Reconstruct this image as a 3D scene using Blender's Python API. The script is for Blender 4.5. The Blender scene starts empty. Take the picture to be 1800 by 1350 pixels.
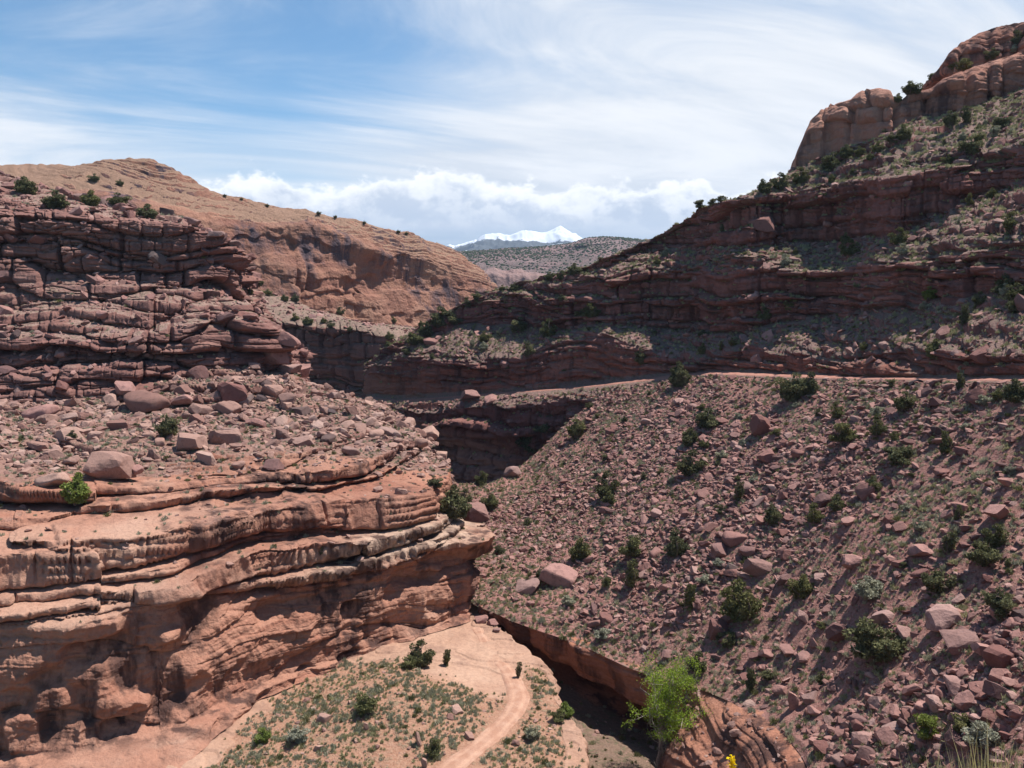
import bpy, bmesh, math, random
import numpy as np
from mathutils import Vector, Matrix

# ---------------------------------------------------------------- camera, world, sun, exposure
SC = bpy.context.scene
COL = SC.collection
FPX, HZ = 1412.0, 500.0                       # focal length and horizon row in pixels of the 1800x1350 photograph
PITCH = math.atan((675.0 - HZ) / FPX)
cam_data = bpy.data.cameras.new("camera")
cam_data.sensor_width = 36.0
cam_data.lens = 36.0 * FPX / 1800.0
cam_data.clip_start = 0.1
cam_data.clip_end = 40000.0
cam = bpy.data.objects.new("camera", cam_data)
COL.objects.link(cam)
cam.location = (0, 0, 0)
cam.rotation_euler = (math.pi / 2 - PITCH, 0, 0)
SC.camera = cam

SUN_AZ, SUN_EL = math.radians(60), math.radians(64)   # azimuth measured from the view axis to the right
SUN_DIR = Vector((math.sin(SUN_AZ) * math.cos(SUN_EL), math.cos(SUN_AZ) * math.cos(SUN_EL), math.sin(SUN_EL)))
sun_data = bpy.data.lights.new("sun", "SUN")
sun_data.energy = 5.0
sun_data.angle = math.radians(0.5)
sun_data.color = (1.0, 0.955, 0.915)
sun = bpy.data.objects.new("sun", sun_data)
COL.objects.link(sun)
sun.rotation_euler = SUN_DIR.to_track_quat('Z', 'Y').to_euler()

SC.view_settings.view_transform = 'Standard'
SC.view_settings.look = 'None'
SC.view_settings.exposure = 0.58
SC.view_settings.gamma = 1.0
SC.render.engine = 'CYCLES'
SC.cycles.max_bounces = 5
SC.cycles.diffuse_bounces = 3
SC.cycles.glossy_bounces = 1
SC.cycles.transmission_bounces = 2
SC.cycles.volume_bounces = 0
SC.cycles.transparent_max_bounces = 4


class Graph:
    """short hand for shader node trees"""
    def __init__(self, tree):
        self.t = tree
        tree.nodes.clear()

    def node(self, kind, **kw):
        n = self.t.nodes.new(kind)
        for k, v in kw.items():
            setattr(n, k, v)
        return n

    def put(self, sock, v):
        if v is None:
            return
        if hasattr(v, 'links') or isinstance(v, bpy.types.NodeSocket):
            self.t.links.new(v, sock)
        else:
            if isinstance(v, (tuple, list)) and len(v) == 3 and sock.type == 'RGBA':
                v = tuple(v) + (1.0,)
            sock.default_value = v

    def math(self, op, a, b=None, c=None, clamp=False):
        n = self.node('ShaderNodeMath', operation=op, use_clamp=clamp)
        self.put(n.inputs[0], a)
        if b is not None: self.put(n.inputs[1], b)
        if c is not None: self.put(n.inputs[2], c)
        return n.outputs[0]

    def vmath(self, op, a, b=None):
        n = self.node('ShaderNodeVectorMath', operation=op)
        self.put(n.inputs[0], a)
        if b is not None: self.put(n.inputs[1], b)
        return n.outputs[0]

    def sep(self, v):
        n = self.node('ShaderNodeSeparateXYZ'); self.put(n.inputs[0], v); return n.outputs

    def comb(self, x, y, z):
        n = self.node('ShaderNodeCombineXYZ')
        for s, v in zip(n.inputs, (x, y, z)): self.put(s, v)
        return n.outputs[0]

    def noise(self, vec, scale, detail=4, rough=0.55, dist=0.0, lac=2.0):
        n = self.node('ShaderNodeTexNoise')
        self.put(n.inputs['Vector'], vec)
        n.inputs['Scale'].default_value = scale
        n.inputs['Detail'].default_value = detail
        n.inputs['Roughness'].default_value = rough
        n.inputs['Distortion'].default_value = dist
        n.inputs['Lacunarity'].default_value = lac
        return n.outputs[0]

    def ramp(self, v, a, b, lo=0.0, hi=1.0, smooth=True):
        n = self.node('ShaderNodeMapRange')
        if smooth: n.interpolation_type = 'SMOOTHSTEP'
        self.put(n.inputs[0], v)
        self.put(n.inputs[1], a); self.put(n.inputs[2], b)
        self.put(n.inputs[3], lo); self.put(n.inputs[4], hi)
        return n.outputs[0]

    def mix(self, f, a, b, blend='MIX'):
        n = self.node('ShaderNodeMix', data_type='RGBA', blend_type=blend)
        self.put(n.inputs[0], f)
        self.put(n.inputs[6], a); self.put(n.inputs[7], b)
        return n.outputs[2]

    def attr(self, name):
        n = self.node('ShaderNodeAttribute', attribute_name=name)
        return n.outputs['Fac']


def build_world():
    w = bpy.data.worlds.new("World")
    SC.world = w
    w.use_nodes = True
    g = Graph(w.node_tree)
    sky = g.node('ShaderNodeTexSky', sky_type='NISHITA')
    sky.sun_disc = False
    sky.sun_elevation = SUN_EL
    sky.sun_rotation = SUN_AZ
    sky.altitude = 1300
    sky.air_density = 1.0
    sky.dust_density = 0.6
    sky.ozone_density = 1.6
    d = g.node('ShaderNodeTexCoord').outputs['Generated']
    x, y, z = g.sep(d)
    zc = g.math('MAXIMUM', z, 0.0)
    den = g.math('ADD', zc, 0.16)
    qx = g.math('DIVIDE', x, den)
    qy = g.math('DIVIDE', y, den)
    # high cirrus: wind-drawn sheets lying along one direction of the sky plane
    ca, sa = math.cos(math.radians(-24)), math.sin(math.radians(-24))
    ux = g.math('ADD', g.math('MULTIPLY', qx, ca), g.math('MULTIPLY', qy, -sa))
    uy = g.math('ADD', g.math('MULTIPLY', qx, sa), g.math('MULTIPLY', qy, ca))
    streak = g.comb(g.math('MULTIPLY', ux, 0.42), g.math('MULTIPLY', uy, 1.05), 3.7)
    n1 = g.noise(streak, 1.25, 9, 0.62, 0.9)
    sheet = g.comb(g.math('MULTIPLY', ux, 0.36), g.math('MULTIPLY', uy, 0.62), 9.1)
    n2 = g.noise(sheet, 0.95, 4, 0.5, 0.25)
    az = g.math('ARCTAN2', x, y)
    right = g.math('MULTIPLY', g.ramp(az, -0.30, 0.06, 0.0, 1.0), g.ramp(az, 1.0, 0.7, 0.0, 1.0))
    left = g.ramp(az, -0.25, -0.55, 0.0, 1.0)
    low = g.ramp(z, 0.30, 0.10, 0.0, 1.0)
    cov = g.math('ADD', g.math('MULTIPLY', n1, 0.75), g.math('MULTIPLY', n2, 0.55))
    cov = g.math('ADD', cov, g.math('MULTIPLY', right, 0.235))
    cov = g.math('ADD', cov, g.math('MULTIPLY', left, 0.12))
    cov = g.math('ADD', cov, g.math('MULTIPLY', low, 0.10))
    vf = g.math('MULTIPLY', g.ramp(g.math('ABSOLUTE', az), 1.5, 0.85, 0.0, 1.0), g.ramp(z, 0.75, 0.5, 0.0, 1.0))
    cir = g.ramp(cov, 0.555, 0.98, 0.05, 0.95)
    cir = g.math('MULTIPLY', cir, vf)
    cir_col = g.mix(g.ramp(n1, 0.38, 0.64), (6.3, 6.75, 7.4), (8.5, 8.6, 8.75))
    skyc = g.mix(1.0, sky.outputs[0], (0.72, 1.08, 1.20), 'MULTIPLY')
    col = g.mix(cir, skyc, cir_col)
    # a bank of cumulus standing along the horizon
    puffv = g.comb(g.math('MULTIPLY', az, 1.0), g.math('MULTIPLY', z, 1.45), 0.0)
    p1 = g.noise(puffv, 15.0, 8, 0.60, 0.1)
    p2 = g.noise(g.vmath('ADD', puffv, (-0.010, -0.014, 0.0)), 15.0, 8, 0.60, 0.1)
    lump = g.noise(g.comb(az, 0.0, 4.0), 5.5, 2, 0.5)
    top = g.math('ADD', 0.087, g.math('MULTIPLY', lump, 0.075))
    body = g.math('ADD', g.math('SUBTRACT', top, z), g.math('MULTIPLY', g.math('SUBTRACT', p1, 0.5), 0.105))
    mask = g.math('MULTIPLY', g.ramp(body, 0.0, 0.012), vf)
    lit = g.ramp(g.math('SUBTRACT', p1, p2), -0.07, 0.10)
    depth = g.ramp(body, 0.0, 0.055)
    shade = g.math('MULTIPLY', g.math('SUBTRACT', 1.0, lit), g.ramp(body, 0.004, 0.03))
    base = g.mix(depth, (10.6, 10.6, 10.5), (6.8, 7.35, 8.1))
    ccol = g.mix(g.math('MULTIPLY', shade, 0.85), base, (4.9, 5.7, 6.9))
    # lower flanks thin out into blue-grey air with darker flat bases
    strat = g.noise(g.comb(g.math('MULTIPLY', az, 3.0), g.math('MULTIPLY', z, 30.0), 2.0), 1.0, 5, 0.55)
    under = g.mix(g.ramp(strat, 0.36, 0.66), (4.0, 5.1, 6.3), (6.3, 6.8, 7.5))
    ccol = g.mix(g.ramp(z, 0.092, 0.048), ccol, under)
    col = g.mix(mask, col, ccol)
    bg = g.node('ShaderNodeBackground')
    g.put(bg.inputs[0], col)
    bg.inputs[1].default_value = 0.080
    out = g.node('ShaderNodeOutputWorld')
    g.put(out.inputs[0], bg.outputs[0])


build_world()

# ---------------------------------------------------------------- geometry helpers
SP, CP = math.sin(PITCH), math.cos(PITCH)


def kx(px, py):
    b = -(np.asarray(py, float) - 675.0) / FPX
    return (np.asarray(px, float) - 900.0) / FPX / (CP + b * SP)


def kz(py):
    b = -(np.asarray(py, float) - 675.0) / FPX
    return (b * CP - SP) / (CP + b * SP)


def at(px, py, Y):
    """a point of the place: bearing and height angle as read from the photograph, Y metres away"""
    Y = np.asarray(Y, float)
    return np.stack([kx(px, py) * Y, Y + 0 * kx(px, py), kz(py) * Y], -1)


def project(P):
    """pixel (1800x1350) of world points"""
    f = P[..., 1] * CP - P[..., 2] * SP
    u = P[..., 1] * SP + P[..., 2] * CP
    f = np.where(f < 0.1, 0.1, f)
    return 900 + FPX * P[..., 0] / f, 675 - FPX * u / f


def H3(i, j, k, seed):
    M = 0xFFFFFFFF
    n = (i.astype(np.int64) * 374761393 + j.astype(np.int64) * 668265263 + k.astype(np.int64) * 2147483647 + seed * 1442695041) & M
    n = ((n ^ (n >> 13)) * 1274126177) & M
    n = ((n ^ (n >> 15)) * 2246822519) & M
    n = n ^ (n >> 16)
    return (n & 0xFFFFFF).astype(np.float64) / float(0xFFFFFF)


def vnoise(x, y, z, seed=0):
    xi, yi, zi = np.floor(x), np.floor(y), np.floor(z)
    fx, fy, fz = x - xi, y - yi, z - zi
    fx, fy, fz = [f * f * f * (f * (f * 6 - 15) + 10) for f in (fx, fy, fz)]
    r = 0
    for a in (0, 1):
        wx = fx if a else 1 - fx
        for b in (0, 1):
            wy = fy if b else 1 - fy
            for c in (0, 1):
                wz = fz if c else 1 - fz
                r = r + H3(xi + a, yi + b, zi + c, seed) * wx * wy * wz
    return r * 2 - 1


def fbm(P, freq, octv=4, seed=0, gain=0.5, ridged=False):
    r, a, tot = 0, 1.0, 0.0
    f = np.asarray(freq, float) * np.ones(3)
    for o in range(octv):
        n = vnoise(P[..., 0] * f[0] + o * 13.7, P[..., 1] * f[1] + o * 7.3, P[..., 2] * f[2] + o * 3.1, seed + o * 17)
        if ridged: n = 1 - 2 * np.abs(n)
        r = r + a * n
        tot += a
        a *= gain
        f = f * 2.03
    return r / tot


def cells1(s, key, seed):
    """irregular 1D cells: random value of the cell and distance (in cells) to its nearer border"""
    i = np.floor(s)
    k0 = np.zeros_like(i)
    jit = lambda n: 0.7 * (H3(n, key, k0, seed) - 0.5)
    b0, b1 = i + jit(i), i + 1 + jit(i + 1)
    lo = s < b0
    hi = s >= b1
    cid = np.where(lo, i - 1, np.where(hi, i + 1, i))
    L = cid + jit(cid)
    R = cid + 1 + jit(cid + 1)
    e = np.minimum(s - L, R - s)
    return H3(cid, key, k0 + 5, seed + 3), e


def smooth(t, a, b):
    t = np.clip((t - a) / (b - a), 0, 1)
    return t * t * (3 - 2 * t)


def strata(P, S, thick, amp, blockw, seed, dip=(0, 0), round_=0.6, joint=0.35, warp=0.45):
    """ledges: bedding planes at irregular heights, each bed cut into blocks; gives outward shift and a tone per block"""
    rng = np.random.default_rng(seed)
    zz = P[..., 2] + dip[0] * P[..., 0] + dip[1] * P[..., 1] + thick * 1.1 * fbm(P, 0.35 / max(thick, 1) * 0.5, 2, seed + 5)
    zz = zz + warp * thick * vnoise(S / (blockw * 1.7), zz / (thick * 2.5), 0 * S, seed + 6)
    cs, _ = cells1(S / (blockw * 2.6) + 0.6 * vnoise(zz / (thick * 2.0), 0 * S, 0 * S, seed + 8), np.zeros_like(S), seed + 7)
    zz = zz + thick * 0.8 * (cs - 0.5)
    z0, z1 = zz.min() - thick * 2, zz.max() + thick * 2
    th = thick * rng.uniform(0.35, 1.75, int((z1 - z0) / thick * 2) + 8)
    b = z0 + np.concatenate([[0], np.cumsum(th)])
    k = np.clip(np.searchsorted(b, zz) - 1, 0, len(th) - 1)
    f = (zz - b[k]) / th[k]
    prot = rng.uniform(-1, 1, len(th))[k]
    kk = k.astype(float)
    pv = vnoise(S / (blockw * 4.0), kk * 7.7, kk * 0 + 0.5, seed + 9)
    bw = blockw * rng.uniform(0.5, 2.2, len(th))[k]
    c, e = cells1(S / bw + kk * 31.7, kk, seed + 1)
    edge = np.abs(2 * f - 1)
    prof = -round_ * edge ** 5
    notch = -joint * (1 - smooth(e * bw, 0.0, 0.22 * thick))
    d = amp * (0.6 * prot + 0.75 * pv + 0.8 * (c - 0.5) + prof + notch)
    d = d * (0.95 + 0.85 * vnoise(S / (blockw * 3.1), zz / (thick * 3.3), 0 * S + 3.3, seed + 12))
    return d, c


def grid_normals(G):
    du = np.gradient(G, axis=0)
    dv = np.gradient(G, axis=1)
    n = np.cross(du, dv)
    l = np.linalg.norm(n, axis=-1, keepdims=True)
    return n / np.maximum(l, 1e-9)


def blur(G, it, axis):
    for _ in range(it):
        A = np.moveaxis(G, axis, 0).copy()
        A[1:-1] = 0.25 * A[:-2] + 0.5 * A[1:-1] + 0.25 * A[2:]
        G = np.moveaxis(A, 0, axis)
    return G


def mesh_from(name, V, F, attrs=None, smooth_=True, mats=(), mat_idx=None):
    """V (n,3); F (m,3) or (m,4)"""
    me = bpy.data.meshes.new(name)
    V = np.ascontiguousarray(V, np.float32)
    F = np.ascontiguousarray(F, np.int32)
    k = F.shape[1]
    me.vertices.add(len(V))
    me.vertices.foreach_set('co', V.ravel())
    me.loops.add(F.size)
    me.loops.foreach_set('vertex_index', F.ravel())
    me.polygons.add(len(F))
    me.polygons.foreach_set('loop_start', np.arange(0, F.size, k, dtype=np.int32))
    me.polygons.foreach_set('loop_total', np.full(len(F), k, np.int32))
    me.polygons.foreach_set('use_smooth', np.full(len(F), bool(smooth_)))
    for a, v in (attrs or {}).items():
        at_ = me.attributes.new(a, 'FLOAT', 'POINT')
        at_.data.foreach_set('value', np.ascontiguousarray(v, np.float32).ravel())
    for m in mats:
        me.materials.append(m)
    if mat_idx is not None:
        me.polygons.foreach_set('material_index', np.ascontiguousarray(mat_idx, np.int32))
    me.update(calc_edges=True)
    return me


def link(name, me, parent=None, **props):
    o = bpy.data.objects.new(name, me)
    COL.objects.link(o)
    if parent is not None:
        o.parent = parent
    for k, v in props.items():
        o[k] = v
    return o


def grid_faces(nu, nv, flip=False):
    i = np.arange(nu * nv).reshape(nu, nv)
    a, b, c, d = i[:-1, :-1].ravel(), i[1:, :-1].ravel(), i[1:, 1:].ravel(), i[:-1, 1:].ravel()
    return np.stack([a, d, c, b] if flip else [a, b, c, d], -1)


def loft(rows, nu, nvs, su=6, sv=2):
    """rows: list of (u, P) polylines; gives a dense grid (nu, nv, 3) and the row parameter of every column"""
    uu = np.linspace(0, 1, nu)
    D = []
    for u, P in rows:
        u = np.asarray(u, float)
        un = (u - u[0]) / (u[-1] - u[0])
        D.append(np.stack([np.interp(uu, un, P[:, k]) for k in range(3)], -1))
    cols, par = [], []
    for r in range(len(D) - 1):
        n = nvs[r]
        for t in np.linspace(0, 1, n, endpoint=False):
            cols.append(D[r] * (1 - t) + D[r + 1] * t)
            par.append(r + t)
    cols.append(D[-1]); par.append(len(D) - 1.0)
    G = np.stack(cols, 1)
    G = blur(G, su, 0)
    G = blur(G, sv, 1)
    return G, np.array(par)


def arc(G):
    """metres run along u, measured on the middle row, horizontal"""
    m = G[:, G.shape[1] // 2, :2]
    s = np.concatenate([[0], np.cumsum(np.linalg.norm(np.diff(m, axis=0), axis=1))])
    return s[:, None] * np.ones(G.shape[1])[None, :]


TERRAIN = {}


class Heap:
    """gathers meshes of several materials into one object"""
    def __init__(self): self.V, self.F, self.T, self.M, self.mats, self.n = [], [], [], [], [], 0

    def add(self, V, F, t, mat):
        if mat not in self.mats: self.mats.append(mat)
        self.V.append(V); self.F.append(F + self.n); self.T.append(t)
        self.M.append(np.full(len(F), self.mats.index(mat)))
        self.n += len(V)

    def build(self, name, label):
        me = mesh_from(name, np.concatenate(self.V), np.concatenate(self.F), {'tint': np.concatenate(self.T)}, False, self.mats, np.concatenate(self.M))
        return link(name, me, kind='stuff', label=label)




def terrain(name, G, mat, label=None, soil=None, tint=None, extra=None, flip=False, keep=True, obj_name=None):
    nu, nv, _ = G.shape
    attrs = {}
    N = grid_normals(G)
    if N[..., 2].mean() < 0: N = -N
    if soil is None: soil = smooth(N[..., 2], 0.62, 0.8)
    attrs['soil'] = soil
    attrs['tint'] = tint if tint is not None else np.zeros((nu, nv))
    for k, v in (extra or {}).items(): attrs[k] = v
    me = mesh_from(name, G.reshape(-1, 3), grid_faces(nu, nv, flip), attrs, True, [mat])
    o = link(obj_name or name, me, kind='structure')
    if label: o['label'] = label
    if keep: TERRAIN[name] = (G, N, soil)
    return o
# ---------------------------------------------------------------- materials
def new_mat(name):
    m = bpy.data.materials.new(name)
    m.use_nodes = True
    return m, Graph(m.node_tree)


def finish(g, col, rough=0.95, bump=None, bump_d=0.1, bump_s=0.6, spec=0.15):
    p = g.node('ShaderNodeBsdfPrincipled')
    g.put(p.inputs['Base Color'], col)
    g.put(p.inputs['Roughness'], rough)
    p.inputs['Specular IOR Level'].default_value = spec
    if bump is not None:
        b = g.node('ShaderNodeBump')
        b.inputs['Strength'].default_value = bump_s
        b.inputs['Distance'].default_value = bump_d
        g.put(b.inputs['Height'], bump)
        g.put(p.inputs['Normal'], b.outputs[0])
    o = g.node('ShaderNodeOutputMaterial')
    g.put(o.inputs[0], p.outputs[0])


def rock_mat(name, main, alt, pale, dark, soil_a, soil_b, scrub, scale=1.0, bed=1.0, varnish=0.5, bump_d=0.25, scrub_amt=0.45, pale_z=None, second=None):
    """sandstone in beds with desert varnish; where the 'soil' attribute is high, stony ground with scraps of dry plants"""
    m, g = new_mat(name)
    pos = g.node('ShaderNodeNewGeometry').outputs['Position']
    x, y, z = g.sep(pos)
    tint = g.attr('tint')
    soil = g.attr('soil')
    big = g.noise(pos, 0.05 / scale, 4, 0.6)
    med = g.noise(pos, 0.35 / scale, 6, 0.62)
    fine = g.noise(pos, 2.2 / scale, 6, 0.68)
    wob = g.math('ADD', z, g.math('MULTIPLY', big, 6.0 * scale))
    bedv = g.comb(g.math('MULTIPLY', x, 0.03), g.math('MULTIPLY', y, 0.03), g.math('MULTIPLY', wob, 1.0))
    beds = g.noise(bedv, 1.3 * bed / scale, 5, 0.65)
    c = g.mix(g.ramp(beds, 0.35, 0.68), main, alt)
    c = g.mix(g.ramp(g.math('ADD', g.math('MULTIPLY', big, 0.6), g.math('MULTIPLY', beds, 0.4)), 0.47, 0.66, 0, 0.8), c, pale)
    if pale_z is not None:          # a pale bed between two heights
        lo, hi, colr = pale_z
        zz = g.math('ADD', z, g.math('MULTIPLY', g.math('SUBTRACT', med, 0.5), 2.5))
        band = g.math('MULTIPLY', g.ramp(zz, lo - 0.8, lo + 0.8), g.ramp(zz, hi + 0.8, hi - 0.8))
        band = g.math('MULTIPLY', band, g.ramp(g.math('ADD', x, g.math('MULTIPLY', g.math('SUBTRACT', big, 0.5), 30.0)), -36.0, -22.0))
        c = g.mix(g.math('MULTIPLY', band, 0.7), c, colr)
    if second is not None:          # another rock where the 'second' attribute says so
        s2_ = g.mix(g.ramp(beds, 0.35, 0.68), second, g.mix(1.0, second, (0.78, 0.70, 0.68), 'MULTIPLY'))
        c = g.mix(g.ramp(g.math('ADD', g.attr('second'), g.math('MULTIPLY', g.math('SUBTRACT', med, 0.5), 0.6)), 0.35, 0.65), c, s2_)
    c = g.mix(g.ramp(tint, 0.0, 1.0, 0.0, 0.42), c, g.mix(1.0, c, (0.62, 0.60, 0.64), 'MULTIPLY'))
    # varnish: long dark runs down the faces
    run = g.noise(g.comb(g.math('MULTIPLY', x, 1.0), g.math('MULTIPLY', y, 1.0), g.math('MULTIPLY', z, 0.10)), 0.42 / scale, 5, 0.62)
    patch = g.noise(pos, 0.075 / scale, 3, 0.5)
    v = g.math('MULTIPLY', g.ramp(run, 0.43, 0.60), g.ramp(patch, 0.44, 0.57))
    c = g.mix(g.math('MULTIPLY', v, varnish), c, dark)
    c = g.mix(g.ramp(fine, 0.3, 0.75, 0.0, 0.5), c, g.mix(1.0, c, (0.55, 0.52, 0.52), 'MULTIPLY'))
    # ground
    s1 = g.noise(pos, 3.4, 5, 0.7)
    s2 = g.noise(pos, 0.30, 4, 0.6)
    sc = g.mix(g.ramp(s1, 0.35, 0.65), soil_a, soil_b)
    veg = g.math('MULTIPLY', g.ramp(g.noise(pos, 1.35, 4, 0.65), 0.50, 0.60), g.ramp(s2, 0.36, 0.60))
    sc = g.mix(g.math('MULTIPLY', veg, scrub_amt), sc, scrub)
    sm = g.ramp(g.math('ADD', soil, g.math('MULTIPLY', g.math('SUBTRACT', med, 0.5), 0.7)), 0.40, 0.62)
    c = g.mix(sm, c, sc)
    h = g.math('ADD', g.math('MULTIPLY', med, 2.0), g.math('ADD', g.math('MULTIPLY', fine, 1.0), g.math('MULTIPLY', beds, 0.6)))
    hs = g.math('ADD', g.math('MULTIPLY', s1, 1.5), g.math('MULTIPLY', veg, 0.8))
    hm = g.node('ShaderNodeMix', data_type='FLOAT')
    g.put(hm.inputs[0], sm); g.put(hm.inputs[2], h); g.put(hm.inputs[3], hs)
    finish(g, c, 0.95, hm.outputs[0], bump_d * scale, 0.75)
    return m


SOIL_A, SOIL_B = (0.235, 0.130, 0.098), (0.34, 0.215, 0.165)
SCRUB = (0.165, 0.160, 0.095)
M_LEFTWALL = rock_mat('tan_sandstone', (0.42, 0.215, 0.145), (0.34, 0.145, 0.094), (0.50, 0.315, 0.225), (0.075, 0.042, 0.036),
                      (0.235, 0.122, 0.095), (0.33, 0.195, 0.150), SCRUB, 1.0, 0.8, 0.9, 0.34, 0.55, (-37.2, -33.6, (0.60, 0.455, 0.335)), (0.275, 0.145, 0.115))
M_BLUFF = rock_mat('plum_sandstone', (0.275, 0.140, 0.112), (0.215, 0.100, 0.080), (0.365, 0.215, 0.172), (0.07, 0.044, 0.043),
                   (0.245, 0.140, 0.112), (0.35, 0.235, 0.188), SCRUB, 1.0, 1.0, 0.5, 0.32, 0.55)
M_RIGHT = rock_mat('maroon_sandstone', (0.325, 0.142, 0.114), (0.250, 0.102, 0.082), (0.39, 0.195, 0.155), (0.065, 0.040, 0.039),
                   (0.205, 0.122, 0.100), (0.295, 0.195, 0.158), (0.160, 0.160, 0.095), 1.0, 1.1, 0.55, 0.38, 0.85, None, (0.36, 0.155, 0.110))
M_DOME = rock_mat('rose_slickrock', (0.42, 0.200, 0.138), (0.36, 0.160, 0.110), (0.50, 0.275, 0.195), (0.085, 0.050, 0.048),
                  (0.33, 0.19, 0.135), (0.40, 0.255, 0.185), SCRUB, 1.6, 0.7, 0.9, 0.40, 0.2)
M_FAR = rock_mat('orange_slickrock', (0.39, 0.200, 0.132), (0.325, 0.150, 0.106), (0.46, 0.275, 0.185), (0.115, 0.080, 0.086),
                 (0.39, 0.225, 0.150), (0.48, 0.300, 0.205), SCRUB, 2.2, 0.55, 1.0, 0.95, 0.08)
M_MID = rock_mat('dark_red_ledges', (0.265, 0.122, 0.098), (0.205, 0.090, 0.073), (0.29, 0.160, 0.125), (0.06, 0.042, 0.042),
                 (0.235, 0.145, 0.112), (0.32, 0.22, 0.172), (0.16, 0.165, 0.10), 1.4, 1.0, 0.6, 0.40, 0.7)
M_TALUS = rock_mat('talus_ground', (0.29, 0.165, 0.135), (0.24, 0.128, 0.102), (0.36, 0.225, 0.185), (0.10, 0.06, 0.05),
                   (0.245, 0.112, 0.090), (0.36, 0.192, 0.157), (0.145, 0.148, 0.088), 1.0, 1.0, 0.2, 0.28, 0.75)
M_BENCH = rock_mat('bench_ground', (0.45, 0.275, 0.190), (0.385, 0.215, 0.142), (0.52, 0.345, 0.245), (0.16, 0.09, 0.07),
                   (0.30, 0.150, 0.095), (0.385, 0.225, 0.150), (0.185, 0.170, 0.105), 1.0, 1.2, 0.35, 0.20, 0.55)
M_SLOT = rock_mat('rust_slot_rock', (0.46, 0.215, 0.135), (0.38, 0.155, 0.095), (0.42, 0.255, 0.185), (0.085, 0.047, 0.040),
                  (0.17, 0.108, 0.078), (0.24, 0.160, 0.115), (0.12, 0.13, 0.065), 1.0, 0.8, 0.9, 0.30, 0.6)
M_MESA = rock_mat('far_mesa_ground', (0.235, 0.150, 0.135), (0.19, 0.118, 0.108), (0.31, 0.22, 0.195), (0.11, 0.085, 0.085),
                  (0.215, 0.155, 0.135), (0.26, 0.195, 0.168), (0.07, 0.08, 0.055), 14.0, 1.0, 0.4, 0.4, 0.3)
M_PINK = rock_mat('pink_slickrock', (0.36, 0.24, 0.21), (0.31, 0.195, 0.17), (0.48, 0.35, 0.30), (0.2, 0.14, 0.13),
                  (0.40, 0.29, 0.25), (0.44, 0.33, 0.28), SCRUB, 6.0, 0.6, 0.5, 0.4, 0.1)


def dirt_mat(name, a, b):
    m, g = new_mat(name)
    pos = g.node('ShaderNodeNewGeometry').outputs['Position']
    n1 = g.noise(pos, 0.7, 6, 0.65)
    n2 = g.noise(pos, 6.0, 5, 0.7)
    across = g.attr('across')          # wheel ruts worn along the road
    rut = g.math('ADD', g.ramp(g.math('ABSOLUTE', g.math('SUBTRACT', across, 0.30)), 0.02, 0.11, 1, 0),
                 g.ramp(g.math('ABSOLUTE', g.math('SUBTRACT', across, 0.70)), 0.02, 0.11, 1, 0))
    c = g.mix(g.ramp(n1, 0.35, 0.68), a, b)
    c = g.mix(g.math('MULTIPLY', rut, g.ramp(n1, 0.25, 0.6, 0.15, 0.6)), c, g.mix(1.0, b, (1.12, 1.1, 1.06), 'MULTIPLY'))
    c = g.mix(g.ramp(n2, 0.42, 0.75, 0, 0.45), c, g.mix(1.0, c, (0.6, 0.57, 0.55), 'MULTIPLY'))
    finish(g, c, 1.0, g.math('ADD', n2, n1), 0.08, 0.6)
    return m


M_TRACK = dirt_mat('track_dirt', (0.36, 0.195, 0.130), (0.45, 0.275, 0.195))
M_ROAD = dirt_mat('road_dirt', (0.30, 0.140, 0.104), (0.38, 0.195, 0.148))


def boulder_mat(name, a, b, dark, dk=0.3):
    m, g = new_mat(name)
    tc = g.node('ShaderNodeTexCoord').outputs['Object']
    geo = g.node('ShaderNodeNewGeometry').outputs['Position']
    rnd = g.node('ShaderNodeObjectInfo').outputs['Random']
    tint = g.attr('tint')
    r = g.math('FRACT', g.math('ADD', rnd, tint))
    n = g.noise(geo, 1.1, 6, 0.65)
    f = g.noise(geo, 5.5, 6, 0.7)
    c = g.mix(r, a, b)
    r2 = g.math('FRACT', g.math('MULTIPLY', r, 7.31))
    c = g.mix(g.ramp(r2, 0.72, 0.95, 0.0, 0.75), c, g.mix(1.0, dark, (1.5, 1.5, 1.55), 'MULTIPLY'))
    c = g.mix(g.ramp(r2, 0.30, 0.05, 0.0, 0.35), c, (0.40, 0.30, 0.26))
    c = g.mix(g.ramp(n, 0.48, 0.70, 0, dk), c, dark)
    c = g.mix(g.ramp(f, 0.35, 0.75, 0, 0.45), c, g.mix(1.0, c, (0.6, 0.56, 0.55), 'MULTIPLY'))
    finish(g, c, 0.95, g.math('ADD', g.math('MULTIPLY', n, 1.2), g.math('MULTIPLY', f, 0.6)), 0.16, 0.7)
    return m


M_BOULDER = boulder_mat('red_brown_boulder', (0.190, 0.088, 0.074), (0.385, 0.212, 0.178), (0.085, 0.050, 0.046), 0.5)
M_PALE = boulder_mat('tan_boulder', (0.225, 0.118, 0.095), (0.42, 0.262, 0.205), (0.11, 0.066, 0.055), 0.45)
M_BLACK = boulder_mat('varnished_boulder', (0.085, 0.058, 0.055), (0.15, 0.095, 0.082), (0.05, 0.037, 0.037))


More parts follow.
